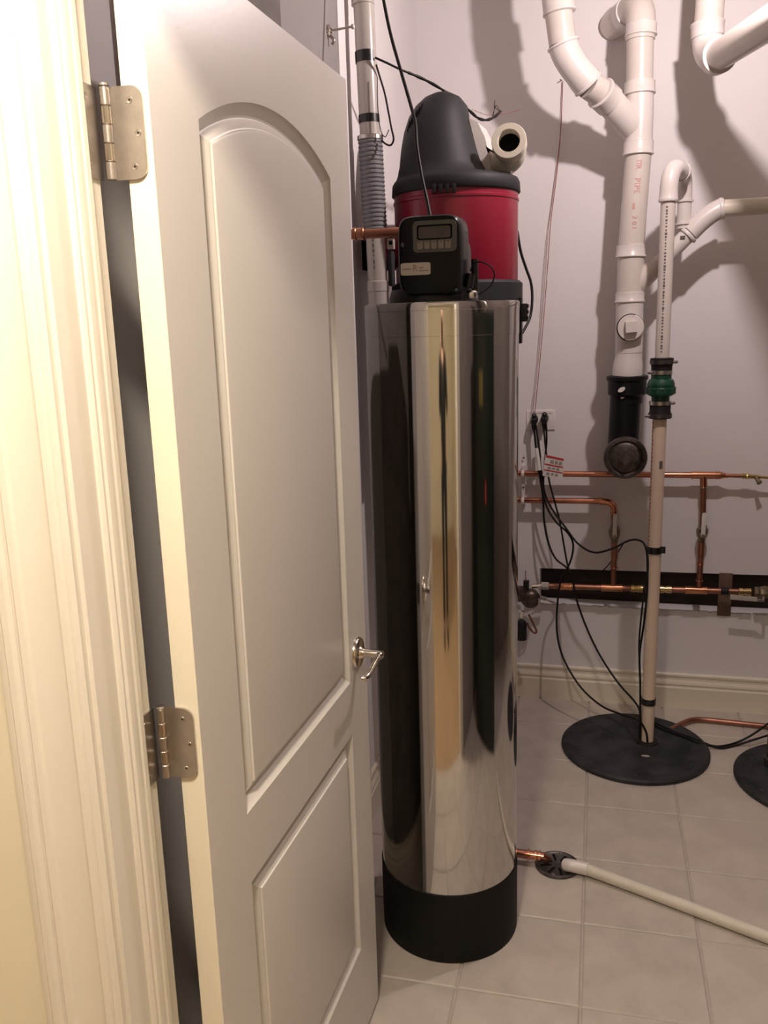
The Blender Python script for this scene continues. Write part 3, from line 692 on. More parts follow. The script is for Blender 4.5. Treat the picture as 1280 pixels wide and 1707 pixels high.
# ================================================================ DRAIN STACK
ds = thing('drain_stack', 'large white drain stack with angled branch and black lower section', 'drain pipe', (0.1008, 3.3000, 1.0130))
SR = 0.0445; HR = 0.0510
sA, sB = (0.1091, 3.3000, 2.5096), (0.1118, 3.3000, 2.3691)
sC, sD = (0.1150, 3.3000, 2.2737), (0.1147, 3.3000, 2.1324)
sE, sF, sG = (0.1019, 3.3000, 1.8376), (0.1013, 3.3000, 1.7926), (0.1019, 3.3000, 1.6745)
sH, sI, sJ, sK = (0.1024, 3.3000, 1.6369), (0.1043, 3.3000, 1.4605), (0.1024, 3.3000, 1.4196), (0.1016, 3.3000, 1.3784)
sL, sM, sN = (0.1026, 3.3000, 1.3085), (0.0977, 3.3000, 1.2954), (0.0945, 3.3000, 1.1151)
def hub(p0, p1, r, name='coupling', m='pvcfit', lip=0.0022):
    p0 = Vector(p0); p1 = Vector(p1); L = (p1 - p0).length
    return MB().lathe([(SR, 0), (r, 0.0015), (r + lip, 0.003), (r + lip, 0.008), (r, 0.011), (r, L - 0.002), (SR, L)], p0, p1 - p0, 40).build(name, m, ds)
# top elbow into the wall
vA = Vector(sA)
el = MB().tube([vA + Vector((0, 0, -0.01)), vA] + arc_bend(vA + Vector((0, 0, 0.02)), vA + Vector((0.004, 0.0, 0.115)), vA + Vector((-0.030, 0.065, 0.106)), 10) + [vA + Vector((-0.090, 0.20, 0.103))], SR + 0.004, 36)
el.build('elbow', 'pvc', ds)
hub((0.1110, 3.3000, 2.5094), (0.1116, 3.3000, 2.5500), HR)
q0 = vA + Vector((-0.034, 0.074, 0.1055)); q1 = vA + Vector((-0.055, 0.121, 0.104))
MB().lathe([(SR, 0), (HR + 0.002, 0.002), (HR + 0.002, 0.012), (HR, 0.015), (HR, 0.045), (SR, 0.047)], q0 - (q1 - q0).normalized() * 0.004, q1 - q0, 36).build('coupling', 'pvcfit', ds)
MB().cyl(sA, sB, SR, seg=40).build('pipe', 'pvc', ds)
hub((0.1132, 3.3000, 2.3272), (0.1126, 3.3000, 2.3709), HR)
# wye body with side arm
wy = MB().tube([sB, sC, sD], SR + 0.002, 40)
aS, aE = (0.0988, 3.3000, 2.2230), (0.0098, 3.2350, 2.3063)
wy.tube([aS, lerp(aS, aE, 0.5), aE], SR + 0.002, 40)
wy.build('wye', 'pvcfit', ds)
hub((0.1143, 3.3000, 2.1324), (0.1141, 3.3000, 2.1812), HR)
b1, b2 = (0.0159, 3.2400, 2.3012), (-0.0182, 3.2050, 2.3262)
hub(b2, b1, HR)
b3 = (-0.0555, 3.1750, 2.3466)
MB().cyl(b2, b3, SR, seg=36).build('pipe', 'pvc', ds)
bend = [b3, (-0.0732, 3.1650, 2.3660)] + arc_bend((-0.0869, 3.1580, 2.3820), (-0.1241, 3.1450, 2.4239), (-0.1341, 3.1420, 2.4531), 10) + [(-0.1401, 3.1400, 2.4711)]
MB().tube(bend, [HR - 0.001] * 2 + [HR - 0.003] * 11 + [HR - 0.001], 36).build('elbow', 'pvcfit', ds)
for p0, p1 in ((b3, (-0.0732, 3.1650, 2.3660)), ((-0.1401, 3.1400, 2.4711), (-0.1341, 3.1420, 2.4531))):
    MB().lathe([(SR, 0), (HR + 0.0015, 0.001), (HR + 0.002, 0.007), (HR - 0.001, 0.010)], p0, Vector(p1) - Vector(p0), 36).build('coupling_lip', 'pvcfit', ds)
b6 = (-0.1691, 3.1320, 2.6528); b7 = (b6[0] - 0.006, 3.127, 2.945)
MB().cyl((-0.1400, 3.1400, 2.4675), b6, SR, seg=36).build('pipe', 'pvc', ds)
hub((-0.1517, 3.1360, 2.5570), (-0.1612, 3.1330, 2.6277), HR)
MB().cyl(b6, b7, SR, seg=36).build('pipe', 'pvc', ds)
# mid pipe with faded red lettering
MB().cyl(sD, sE, SR, seg=40).build('pipe', 'pvc', ds)
for body, t, sz in (('I', 0.075, 0.024), ('T', 0.105, 0.026), ('R', 0.145, 0.026), ('P', 0.285, 0.028), ('I', 0.325, 0.028), ('P', 0.365, 0.028), ('E', 0.415, 0.028), ('-', 0.575, 0.075), ('2', 0.70, 0.022), ('0', 0.765, 0.022), ('1', 0.82, 0.022)):
    tx = MB(); pipe_text(tx, body, sz, sD, sE, t, SR + 0.0006, 0.06)
    tx.build('printed_letter', 'pinkprint', ds, smooth=False)
hub(sF, sE, HR)
# lower wye with arm to the right
w2 = MB().tube([sE, sG], SR + 0.002, 40)
c0, c1 = (0.1020, 3.3000, 1.6704), (0.1969, 3.3000, 1.7719)
w2.tube([c0, lerp(c0, c1, 0.5), c1], 0.034, 32)
w2.build('wye', 'pvc', ds)
# cleanout tee
hub(sH, sG, HR)
te = MB().tube([sG, sI], SR + 0.0035, 40)
te.cyl((0.1072, 3.3000, 1.5502), (0.1051, 3.2350, 1.5509), 0.0470, seg=40)
te.build('cleanout_tee', 'pvcfit', ds)
plc = Vector((0.1051, 3.2350, 1.5509))
cp = MB().lathe([(0.0482, -0.004), (0.0482, 0.0)], plc, (0, -1, 0), 40).build('cleanout_seal', 'rubber', ds)
cp = MB().lathe([(0.0445, 0), (0.0445, 0.006), (0.0430, 0.008)], plc, (0, -1, 0), 40).build('cleanout_plug', 'pvcfit', ds, label='round white cleanout plug')
lug = MB()
cc = plc + Vector((0.002, -0.008, 0.002)); ang = 0.08
for s0, dy in ((0.0200, 0.0),):
    pass
sq = lambda h, y: [tuple(cc + Vector((h * (c * math.cos(ang) - s * math.sin(ang)), y, h * (c * math.sin(ang) + s * math.cos(ang))))) for c, s in ((-1, -1), (1, -1), (1, 1), (-1, 1))]
lug.loft([sq(0.0205, 0.001), sq(0.0185, -0.020)])
lug.build('square_lug', 'pvcfit', cp, smooth=False)
MB().cyl(sI, sJ, SR, seg=40).build('pipe', 'pvcfit', ds)
MB().lathe([(SR, 0), (SR + 0.003, 0.0015), (SR + 0.0035, 0.02), (SR + 0.009, 0.045), (SR + 0.009, (Vector(sK) - Vector(sI)).length - 0.0)], sI, Vector(sK) - Vector(sI), 40).build('coupling', 'pvcfit', ds)
# black lower section
bl = MB().lathe([(0.070, 0), (0.0745, 0.002), (0.0745, 0.014), (0.0690, 0.018), (0.0690, 0.066), (0.0560, 0.076), (0.0560, 0.10)], sK, Vector(sL) - Vector(sK), 40)
blk = bl.build('black_hub', 'abs', ds, label='black plastic pipe hub')
MB().tube([sL, sM, sN], 0.0555, 40).build('black_pipe', 'abs', ds)
cpz = Vector((0.1018, 3.3000, 1.0858))
MB().cyl(cpz + Vector((0, 0.20, 0)), cpz + Vector((0, -0.055, 0)), 0.062, seg=40).build('black_tee', 'abs', ds)
for c, rx, rz in ((Vector((0.0812, 3.2300, 1.3329)), 0.014, 0.0085), (Vector((0.0865, 3.2430, 1.3049)), 0.009, 0.006)):
    MB().loft([[tuple(c + Vector((rx * math.cos(a) * 0.9, dd + 0.0, rz * math.sin(a) + 0.35 * rx * math.cos(a)))) for a in [2 * PI * k / 14 for k in range(14)]] for dd in (0.0, 0.006)]).build('white_mark', 'paper', blk, smooth=False)
ic = cpz + Vector((0, -0.055, 0))
ip = MB().lathe([(0.062, 0.0), (0.0755, 0.001), (0.0775, 0.006), (0.0775, 0.020), (0.0735, 0.026), (0.064, 0.028), (0.060, 0.024), (0.057, 0.022), (0.0535, 0.025), (0.050, 0.028), (0.020, 0.030)], ic, (0, -1, 0), 48).build('iron_cleanout_plug', 'iron', ds, label='rusty dark iron cleanout plug')
cc = ic + Vector((0.001, -0.029, 0.0)); ang = 0.62
MB().loft([sq(0.0195, 0.001), sq(0.0180, -0.022)]).build('square_lug', 'iron', ip, smooth=False)
# right-hand arm of the lower wye
d0, d1, d2 = (0.1969, 3.3000, 1.7719), (0.2971, 3.3000, 1.8682), (0.4031, 3.3000, 1.9435)
MB().cyl(c0, d1, 0.0285, seg=32).build('pipe', 'pvcfit', ds)
MB().tube([(0.2971, 3.3000, 1.8682)] + arc_bend((0.3066, 3.3000, 1.8777), (0.3477, 3.3000, 1.9231), (0.3915, 3.3000, 1.9423), 8) + [d2], 0.0335, 32).build('elbow', 'pvcfit', ds)
u0 = Vector((0.2857, 3.3000, 1.8568)); u1 = Vector((0.3160, 3.3000, 1.8871))
MB().lathe([(0.030, 0), (0.0350, 0.001), (0.0360, 0.004), (0.0360, 0.009), (0.0340, 0.012)], u0, u1 - u0, 32).build('coupling', 'pvcfit', ds)
u0 = Vector(d2); u1 = Vector((0.3838, 3.3000, 1.9407))
MB().lathe([(0.030, 0), (0.0355, 0.001), (0.0365, 0.004), (0.0365, 0.012), (0.0345, 0.015)], u0, u1 - u0, 32).build('coupling', 'pvcfit', ds)
far = Vector((0.5636, 3.3000, 1.9439)); dirp = far - Vector(d2)
MB().cyl(d2, Vector(d2) + dirp.normalized() * 1.1, 0.0282, seg=32).build('pipe', 'yellowed', ds)
pm = MB(); pm.box((0.2629, 3.2650, 1.8569), (0.2794, 3.2700, 1.8485)); pm.build('ink_mark', 'blackprint', ds, smooth=False)

# ================================================================ UPPER RIGHT PIPE
ur = thing('overhead_drain_pipe', 'thick white overhead pipe turning toward the camera at top right', 'drain pipe', (0.3192, 3.2000, 2.3985))
zq = (0.3318, 3.1500, 2.3929)[2]
e0 = (0.3108, 3.2000, 2.5700); e1 = (0.3151, 3.2000, 2.4645)
MB().cyl((e0[0] + 0.016, 3.2, 2.945), e1, SR, seg=36).build('pipe', 'pvc', ur)
def hub2(p0, p1, r, root):
    p0 = Vector(p0); p1 = Vector(p1); L = (p1 - p0).length
    MB().lathe([(SR, 0), (r, 0.0015), (r + 0.002, 0.003), (r + 0.002, 0.008), (r, 0.011), (r, L - 0.002), (SR, L)], p0, p1 - p0, 36).build('coupling', 'pvcfit', root)
hub2((0.3129, 3.2000, 2.5052), (0.3152, 3.2000, 2.4574), HR, ur)
n0 = (0.3403, 3.0800, 2.3735); n1 = (0.4282, 2.6800, 2.3450)
dd = (Vector((n1[0], n1[1], 0)) - Vector((n0[0], n0[1], 0)))
MB().tube(arc_bend((0.3151, 3.2000, 2.4610), (0.3195, 3.2000, 2.3931), n0, 10), HR - 0.003, 36).build('elbow', 'pvcfit', ur)
tdir = (Vector(n1) - Vector(n0)).normalized()
MB().lathe([(SR, -0.03), (HR + 0.002, -0.028), (HR + 0.003, 0.0), (HR + 0.003, 0.008), (SR, 0.010)], n0, tdir, 36).build('coupling', 'pvcfit', ur)
MB().cyl(n0, Vector(n0) + tdir * 1.35, SR, seg=36).build('pipe', 'pvc', ur)

# ================================================================ SUMP DISCHARGE PIPE
PX, PY = 0.209, 3.125
sp = thing('sump_discharge_pipe', 'slim white vertical sump pipe with green check valve', 'pipe', (PX, PY, 0.02))
def pat(z): return (PX, PY, z)
PR = 0.0238
z_el = (0.2063, 3.1250, 1.9855)[2]
z_v0 = (0.2081, 3.1250, 1.4469)[2]; z_v1 = (0.2041, 3.1250, 1.2416)[2]
zz = lambda a: a[2]
MB().cyl(pat(z_v0 - 0.01), pat(z_el), PR, seg=32).build('upper_pipe', 'pvc', sp)
MB().lathe([(PR, 0), (PR + 0.0065, 0.001), (PR + 0.0075, 0.004), (PR + 0.0075, 0.010), (PR + 0.006, 0.014), (PR + 0.006, 0.03)], pat((0.2076, 3.1250, 1.9536)[2]), (0, 0, 1), 32).build('coupling', 'pvcfit', sp)
k0 = Vector(pat(z_el)); k1 = Vector((PX + 0.006, PY, (0.2099, 3.1250, 2.0817)[2])); k2 = Vector((PX + 0.042, PY + 0.075, (0.2316, 3.1250, 2.0526)[2] + 0.005)); k3 = Vector((PX + 0.062, PY + 0.155, k2.z - 0.005))
MB().tube([k0 - Vector((0, 0, 0.01)), k0] + arc_bend(k0 + Vector((0, 0, 0.015)), k1, k2, 10), PR + 0.0050, 32).build('elbow', 'pvcfit', sp)
MB().lathe([(PR, 0), (PR + 0.0075, 0.001), (PR + 0.0075, 0.012), (PR, 0.013)], k2, k3 - k2, 32).build('coupling', 'pvcfit', sp)
MB().lathe([(PR + 0.003, 0), (PR + 0.0068, 0.0005), (PR + 0.0068, 0.003), (PR + 0.003, 0.0035)], k2 + (k3 - k2).normalized() * 0.013, k3 - k2, 32).build('joint_line', 'vacdark', sp)
MB().tube([k2] + arc_bend(k2 + (k3 - k2) * 0.6, k3 + Vector((0.004, 0.02, 0)), k3 + Vector((0.004, 0.02, -0.05)), 8) + [k3 + Vector((0.004, 0.02, -0.17))], PR, 28).build('rear_pipe', 'pvcfit', sp)
for zz0 in (0.075, 0.150):
    MB().lathe([(PR + 0.001, 0), (PR + 0.0055, 0.001), (PR + 0.0055, 0.007), (PR + 0.001, 0.008)], k3 + Vector((0.004, 0.02, -zz0)), (0, 0, -1), 28).build('coupling', 'pvcfit', sp)
pd = MB(); pipe_dashes(pd, pat((0.1987, 3.1250, 1.9391)[2]), pat((0.1978, 3.1250, 1.4613)[2]), PR, -0.2, 46, 0.0075, 11)
pd.build('printed_line', 'blackprint', sp, smooth=False, label='black printed line running down the pipe')
# check valve
zA = z_v0; zB = z_v1; Lc = zA - zB
cv = MB().lathe([(0.030, 0.30 * Lc), (0.030, 0.36 * Lc), (0.045, 0.40 * Lc), (0.0475, 0.44 * Lc), (0.0475, 0.50 * Lc), (0.044, 0.52 * Lc), (0.046, 0.54 * Lc), (0.045, 0.59 * Lc), (0.040, 0.645 * Lc), (0.034, 0.66 * Lc), (0.034, 0.75 * Lc)], pat(zB), (0, 0, 1), 36).build('check_valve', 'green', sp, label='green check valve body')
for k in range(6):
    a = -PI / 2 + (k - 2.5) * 0.55
    p = Vector((PX + 0.0455 * math.cos(a), PY + 0.0455 * math.sin(a), zB + 0.47 * Lc))
    MB().box(p - Vector((0.004, 0.004, 0.012)), p + Vector((0.004, 0.004, 0.012))).build('valve_rib', 'green', cv, bevel=0.001)
MB().lathe([(0.0435, 0.485 * Lc), (0.0480, 0.49 * Lc), (0.0480, 0.505 * Lc), (0.0435, 0.51 * Lc)], pat(zB), (0, 0, 1), 36).build('valve_seam', 'green', cv)
MB().lathe([(PR, 0.80 * Lc), (0.0345, 0.80 * Lc), (0.0350, 0.86 * Lc), (0.0385, 0.95 * Lc), (0.0385, 1.0 * Lc), (PR, 1.01 * Lc)], pat(zB), (0, 0, 1), 32).build('rubber_coupling', 'rubber', sp)
MB().lathe([(PR, -0.01 * Lc), (0.0385, 0.0), (0.0385, 0.07 * Lc), (0.0350, 0.12 * Lc), (0.0355, 0.24 * Lc), (PR, 0.25 * Lc)], pat(zB), (0, 0, 1), 32).build('rubber_coupling', 'rubber', sp)
for f0, r in ((0.245, 0.0375), (0.03, 0.0405), (0.755, 0.0365), (0.925, 0.0405)):
    cl = MB().lathe([(r - 0.004, (f0 - 0.02) * Lc), (r, (f0 - 0.018) * Lc), (r, (f0 + 0.045) * Lc), (r - 0.004, (f0 + 0.047) * Lc)], pat(zB), (0, 0, 1), 32).build('hose_clamp', 'nickel' if f0 in (0.245, 0.755) else 'drain', sp)
    sx = 1 if f0 in (0.925, 0.245) else -1
    MB().cyl((PX + sx * r * 0.8, PY - r * 0.6, zB + (f0 + 0.012) * Lc), (PX + sx * (r + 0.008), PY - r * 0.35, zB + (f0 + 0.012) * Lc), 0.0055, seg=12).build('clamp_screw', 'nickel', cl)
# lower pipe
MB().cyl(pat(0.0), pat(zB + 0.005), PR, seg=32).build('lower_pipe', 'pvcpeach', sp, label='peach-tinted lower pipe')
st = MB()
for k in range(40):
    z1 = zB - 0.01 - k * 0.0150; a0 = -1.15 + 0.06 * math.sin(k * 1.7); vs = []
    for zq_ in (z1, z1 - 0.0115):
        for a in (a0 - 0.20, a0 + 0.16):
            vs.append((PX + (PR + 0.0006) * math.sin(a), PY - (PR + 0.0006) * math.cos(a), zq_))
    st.add(vs, [(0, 1, 3, 2)])
st.build('printed_stripe', 'stripe', sp, smooth=False, label='faded orange printed stripe')
pm = MB()
for k in range(5):
    a0, a1 = 0.13 + k * 0.1, 0.13 + (k + 1) * 0.1; z0 = (0.2126, 3.1250, 1.0665)[2]; z1 = (0.2116, 3.1250, 1.0942)[2]
    pm.add([(PX + (PR + .0006) * math.sin(a), PY - (PR + .0006) * math.cos(a), z) for a in (a0, a1) for z in (z0, z1)], [(0, 1, 3, 2)])
pm.build('ink_label', 'blackprint', sp, smooth=False)
for ya, yb in ((911, 921), (1163, 1173)):
    pass
MB().cyl(pat((0.2078, 3.1250, 0.7575)[2]), pat((0.2069, 3.1250, 0.7820)[2]), PR + 0.0025, seg=32).build('tape_band', 'tape', sp, label='black tape band')
MB().cyl(pat((0.2098, 3.1250, 0.1739)[2]), pat((0.2090, 3.1250, 0.1979)[2]), PR + 0.0025, seg=32).build('tape_band', 'tape', sp, label='black tape band')
t0 = (0.2098, 3.1050, 0.7840); MB().box((PX + 0.018, PY - 0.022, t0[2] - 0.022), (PX + 0.036, PY - 0.016, t0[2] + 0.002)).build('tape_tail', 'tape', sp, smooth=False)

# ================================================================ SUMP LIDS
def lid(c, r, label, notch):
    t = thing('sump_pit_cover', label, 'lid', (c[0], c[1], 0), 'sump pit lids')
    seg = 72; rings = []
    for rr, z in ((r - 0.002, 0.001), (r, 0.004), (r, 0.014), (r - 0.006, 0.020), (r - 0.03, 0.0205), (r - 0.034, 0.0185), (r - 0.06, 0.0190), (0.08, 0.0200), (0.05, 0.0205)):
        rings.append([(c[0] + rr * (1 - (0.012 if abs(((2 * PI * k / seg) - notch)) < 0.05 else 0)) * math.cos(2 * PI * k / seg), c[1] + rr * math.sin(2 * PI * k / seg), z) for k in range(seg)])
    MB().loft(rings).build('disc', 'lid', t)
    for k in range(6):
        a = 0.5 + k * PI / 3
        MB().lathe([(0.011, 0), (0.011, 0.002), (0.007, 0.0055), (0.001, 0.006)], (c[0] + (r - 0.045) * math.cos(a), c[1] + (r - 0.045) * math.sin(a), 0.0172), (0, 0, 1), 12).build('bolt', 'lid', t)
    return t
L1 = (0.163, 3.095); L2 = (0.762, 2.955)
l1 = lid(L1, 0.268, 'black round sump lid around the foot of the slim white pipe', 4.9)
MB().lathe([(0.026, 0), (0.042, 0.001), (0.040, 0.006), (0.026, 0.008)], (PX, PY, 0.0200), (0, 0, 1), 24).build('pipe_grommet', 'rubber', l1)
q = (0.1989, 3.0098, 0.0205)
MB().loft([[(q[0] + 0.016 * math.cos(a) * f, q[1] + 0.008 * math.sin(a) * f, q[2] + z) for a in [2 * PI * k / 12 for k in range(12)]] for z, f in ((0, 1), (0.0012, 0.8))]).build('plaster_drip', 'papergrey', l1)
l2 = lid(L2, 0.268, 'black round sump lid cut off by the right edge', 9)
c2 = (0.6061, 3.0221, 0.0500)
MB().lathe([(0.030, 0), (0.030, 0.03), (PR, 0.034), (PR, 0.16), (0.012, 0.165)], (c2[0] + 0.026, c2[1], 0.0195), (0, 0, 1), 24).build('pipe_stub', 'drain', l2)
# ================================================================ COPPER LINES ON THE BACK WALL
CY = 3.448
def ring(root, p, axis, r, L=0.006, m='copperfit'):
    MB().lathe([(r - 0.002, -L / 2), (r, -L / 2 + 0.001), (r, L / 2 - 0.001), (r - 0.002, L / 2)], p, axis, 24).build('solder_ring', m, root)
cu = thing('upper_copper_line', 'upper copper pipe with tee and small spigot on the back wall', 'pipe', (0.4154, 3.4480, 0.5349))
A0 = (-0.3633, 3.4480, 0.9823); A1 = (0.3548, 3.4480, 0.9858); A2 = (0.4590, 3.4480, 0.9860); A3 = (0.5362, 3.4480, 0.9848); A4 = (0.6339, 3.4480, 0.9804)
MB().cyl((XL, A0[1], A0[2]), A1, 0.0118).build('pipe', 'copper', cu)
tee = MB().cyl(A1, A2, 0.0142)
T0 = (0.3995, 3.4480, 0.9852); T1 = (0.4017, 3.4480, 0.9396)
tee.cyl(T0, T1, 0.0140)
tee.build('tee', 'copperfit', cu)
for q in ((0.3592, 3.4480, 0.9852), (0.4461, 3.4480, 0.9863), (0.4568, 3.4480, 0.9865)): ring(cu, q, (1, 0, 0), 0.0155)
ring(cu, T1, (0, 0, 1), 0.0150, m='solder')
MB().lathe([(0.0142, 0), (0.009, 0.02), (0.0078, 0.022)], A2, (1, 0, 0), 24).build('reducer', 'copperfit', cu)
MB().cyl(A2, A3, 0.0076).build('pipe', 'copper', cu)
ring(cu, (0.4827, 3.4480, 0.9852), (1, 0, 0), 0.0098)
MB().lathe([(0.008, 0), (0.0105, 0.002), (0.0105, 0.012), (0.009, 0.014), (0.0105, 0.016), (0.0105, 0.026), (0.0085, 0.03), (0.0085, 0.055), (0.006, 0.058), (0.005, 0.11)], A3, (1, 0, -0.05), 20).build('spigot_body', 'brass', cu)
g0 = (0.5870, 3.4450, 0.9802); g1 = (0.5974, 3.4250, 0.9633)
sg = MB().tube([g0, lerp(g0, g1, 0.6), g1], [0.007, 0.008, 0.0105], 18).build('spigot_outlet', 'oldbrass', cu)
Tm = (0.4044, 3.4480, 0.8593); Tv0 = (0.4061, 3.4480, 0.7782); Tv1 = (0.4049, 3.4480, 0.7348); Te = (0.4041, 3.4480, 0.5369)
MB().cyl(T1, Tv0, 0.0115).build('drop_pipe', 'copperdull', cu)
MB().cyl(Tv1, Te, 0.0112).build('drop_pipe', 'copperdull', cu)
def ball_valve(root, p0, p1):
    p0 = Vector(p0); p1 = Vector(p1); L = (p1 - p0).length
    v = MB().lathe([(0.012, -0.012), (0.0165, -0.010), (0.0165, -0.002), (0.0215, 0.002), (0.0225, L * 0.35), (0.0205, L * 0.7), (0.0145, L), (0.0145, L + 0.010), (0.0115, L + 0.012)], p0, p1 - p0, 8).build('valve_body', 'oldbrass', root, smooth=True, angle=20)
    c = p0 + (p1 - p0) * 0.55
    MB().lathe([(0.012, 0), (0.012, 0.026), (0.009, 0.030), (0.003, 0.031)], c, (0, -1, 0), 16).build('valve_stem', 'oldbrass', v)
    h = MB().loft([[(c.x - 0.0085, c.y - 0.030, c.z - 0.006), (c.x + 0.0085, c.y - 0.030, c.z - 0.006), (c.x + 0.0085, c.y - 0.026, c.z - 0.006), (c.x - 0.0085, c.y - 0.026, c.z - 0.006)],
                   [(c.x - 0.0075, c.y - 0.032, c.z + 0.03), (c.x + 0.0085, c.y - 0.032, c.z + 0.03), (c.x + 0.0085, c.y - 0.026, c.z + 0.03), (c.x - 0.0075, c.y - 0.026, c.z + 0.03)],
                   [(c.x - 0.0075, c.y - 0.034, c.z + 0.082), (c.x + 0.0095, c.y - 0.034, c.z + 0.082), (c.x + 0.0095, c.y - 0.026, c.z + 0.082), (c.x - 0.0075, c.y - 0.026, c.z + 0.082)],
                   [(c.x - 0.0045, c.y - 0.034, c.z + 0.090), (c.x + 0.0065, c.y - 0.034, c.z + 0.090), (c.x + 0.0065, c.y - 0.027, c.z + 0.090), (c.x - 0.0045, c.y - 0.027, c.z + 0.090)]]).build('valve_lever', 'paper', v, bevel=0.001, label='white lever grip')
    return v
v1 = ball_valve(cu, Tv0, Tv1)
ring(cu, (0.4041, 3.4480, 0.6328), (0, 0, 1), 0.0145)
ring(cu, (0.4040, 3.4480, 0.5640), (0, 0, 1), 0.0148)
MB().lathe([(0.0135, 0), (0.0135, 0.05)], (0.4046, 3.4480, 0.6694), (0, 0, 1), 20).build('coupling', 'copperdull', cu)

cl = thing('lower_copper_line', 'lower copper pipe bending down through a valve into the wall slot', 'pipe', (0.0769, 3.4480, 0.5242))
B0 = (-0.3632, 3.4480, 0.8706); B1 = (0.0167, 3.4480, 0.8760)
MB().cyl((XL, B0[1], B0[2]), B1, 0.0115).build('pipe', 'copper', cl)
B2 = (0.0711, 3.4480, 0.8224)
MB().tube([B1] + arc_bend((0.0306, 3.4480, 0.8751), (0.0697, 3.4480, 0.8747), (0.0717, 3.4480, 0.8420), 8) + [B2], 0.0135, 24).build('elbow', 'copperfit', cl)
ring(cl, (0.0167, 3.4480, 0.8760), (1, 0, 0), 0.0150)
Bv0 = (0.0750, 3.4480, 0.7662); Bv1 = (0.0762, 3.4480, 0.7219); Be = (0.0768, 3.4480, 0.5293)
MB().cyl(B2, Bv0, 0.0115).build('drop_pipe', 'copperdull', cl)
MB().cyl(Bv1, Be, 0.0112).build('drop_pipe', 'copperdull', cl)
v2 = ball_valve(cl, Bv0, Bv1)
ring(cl, (0.0782, 3.4480, 0.6049), (0, 0, 1), 0.0150)
MB().lathe([(0.0132, 0), (0.0132, 0.045)], (0.0784, 3.4480, 0.6400), (0, 0, 1), 20).build('coupling', 'copperdull', cl)
# strap joining the two lines
stp = thing('pipe_strap', 'white plastic strap joining the two copper pipes beside the tank', 'strap', (-0.2898, 3.4700, 0.8588))
s0 = Vector((-0.2866, 3.4520, 1.0010)); s1 = Vector((-0.2882, 3.4520, 0.8551))
MB().box((s0.x - 0.006, 3.466, s1.z - 0.016), (s0.x + 0.006, YB, s0.z + 0.012)).build('strap_bar', 'pvcfit', stp, smooth=False)
for py in (789.6, 834.8):
    q = Vector((-0.2874, 3.4480, 0.9830)) if py < 800 else Vector((-0.2868, 3.4480, 0.8714))
    MB().lathe([(0.0125, -0.006), (0.0150, -0.005), (0.0150, 0.005), (0.0125, 0.006)], q, (1, 0, 0), 20).build('clip', 'pvcfit', stp)
for py in (763, 812):
    q = Vector((-0.2876, 3.4900, 1.0415)) if py < 800 else Vector((-0.2861, 3.4650, 0.9247))
    MB().lathe([(0.004, 0), (0.004, 0.003), (0.002, 0.004)], q, (0, -1, 0), 10).build('screw', 'drain', stp)

cm = thing('copper_manifold', 'horizontal copper and brass supply line in the wall slot', 'pipe', (0.1659, 3.4480, 0.5107))
def cmx(px): t = (px - 905) / (1262 - 905); return 976.5 + t * (987 - 976.5)
C = {}
C[905] = (-0.2027, 3.4480, 0.5152); C[1262] = (0.6186, 3.4480, 0.5273)
cA, cB = Vector(C[905]), Vector(C[1262])
def cmp_(px): return cA + (cB - cA) * ((px - 905) / 357.0)
axm = (cB - cA).normalized()
MB().cyl(cmp_(905), cmp_(1062), 0.0118).build('pipe', 'copperdull', cm)
MB().cyl(cmp_(1112), cmp_(1236), 0.0118).build('pipe', 'copperdull', cm)
MB().lathe([(0.012, 0), (0.0165, 0.001), (0.0165, 0.030), (0.012, 0.031)], cmp_(902), axm, 8).build('end_nut', 'pvcgrey', cm, angle=20)
for a, b in ((1006, 1042), (1146, 1182), (934, 956)):
    MB().cyl(cmp_(a), cmp_(b), 0.0145).build('tee', 'copperfit', cm)
    ring(cm, cmp_(a + 2), axm, 0.0160); ring(cm, cmp_(b - 2), axm, 0.0160)
for a, b in ((1056, 1080), (1104, 1128), (1232, 1256)):
    MB().lathe([(0.0125, 0), (0.0150, 0.002), (0.0150, 0.016), (0.0125, 0.018), (0.0125, 0.024), (0.0145, 0.026), (0.0145, 0.046), (0.012, 0.048)], cmp_(a), axm, 20).build('brass_adapter', 'brass', cm)
MB().cyl(cmp_(1078), cmp_(1106), 0.0150).build('brass_union', 'oldbrass', cm)
vb = MB().lathe([(0.014, 0), (0.021, 0.003), (0.021, 0.016), (0.018, 0.018), (0.023, 0.024), (0.026, 0.04), (0.023, 0.06), (0.018, 0.068)], cmp_(1256), axm, 8).build('end_valve', 'oldbrass', cm, angle=20)
MB().cyl(cmp_(1268), cmp_(1345), 0.0118).build('pipe', 'copperdull', cm)
h0 = (0.5158, 3.4100, 0.5125); h1 = (0.6137, 3.4100, 0.5077)
MB().loft([[(h0[0], 3.410 + y, h0[2] + z) for y, z in ((0, -0.009), (0, 0.011), (0.006, 0.011), (0.006, -0.009))], [(h1[0], 3.410 + y, h1[2] + z) for y, z in ((0, -0.008), (0, 0.010), (0.006, 0.010), (0.006, -0.008))]]).build('valve_lever', 'pvcgrey', cm, bevel=0.002, label='pale horizontal valve lever')
MB().tube([h1, (0.6353, 3.4100, 0.5063), cmp_(1272)], 0.006, 10).build('lever_arm', 'nickel', cm)
tp = (0.5043, 3.4300, 0.5324); MB().lathe([(0.0122, -0.014), (0.0145, -0.012), (0.0145, 0.014), (0.0122, 0.016)], cmp_(1210), axm, 20).build('tape_wrap', 'rubber', cm)

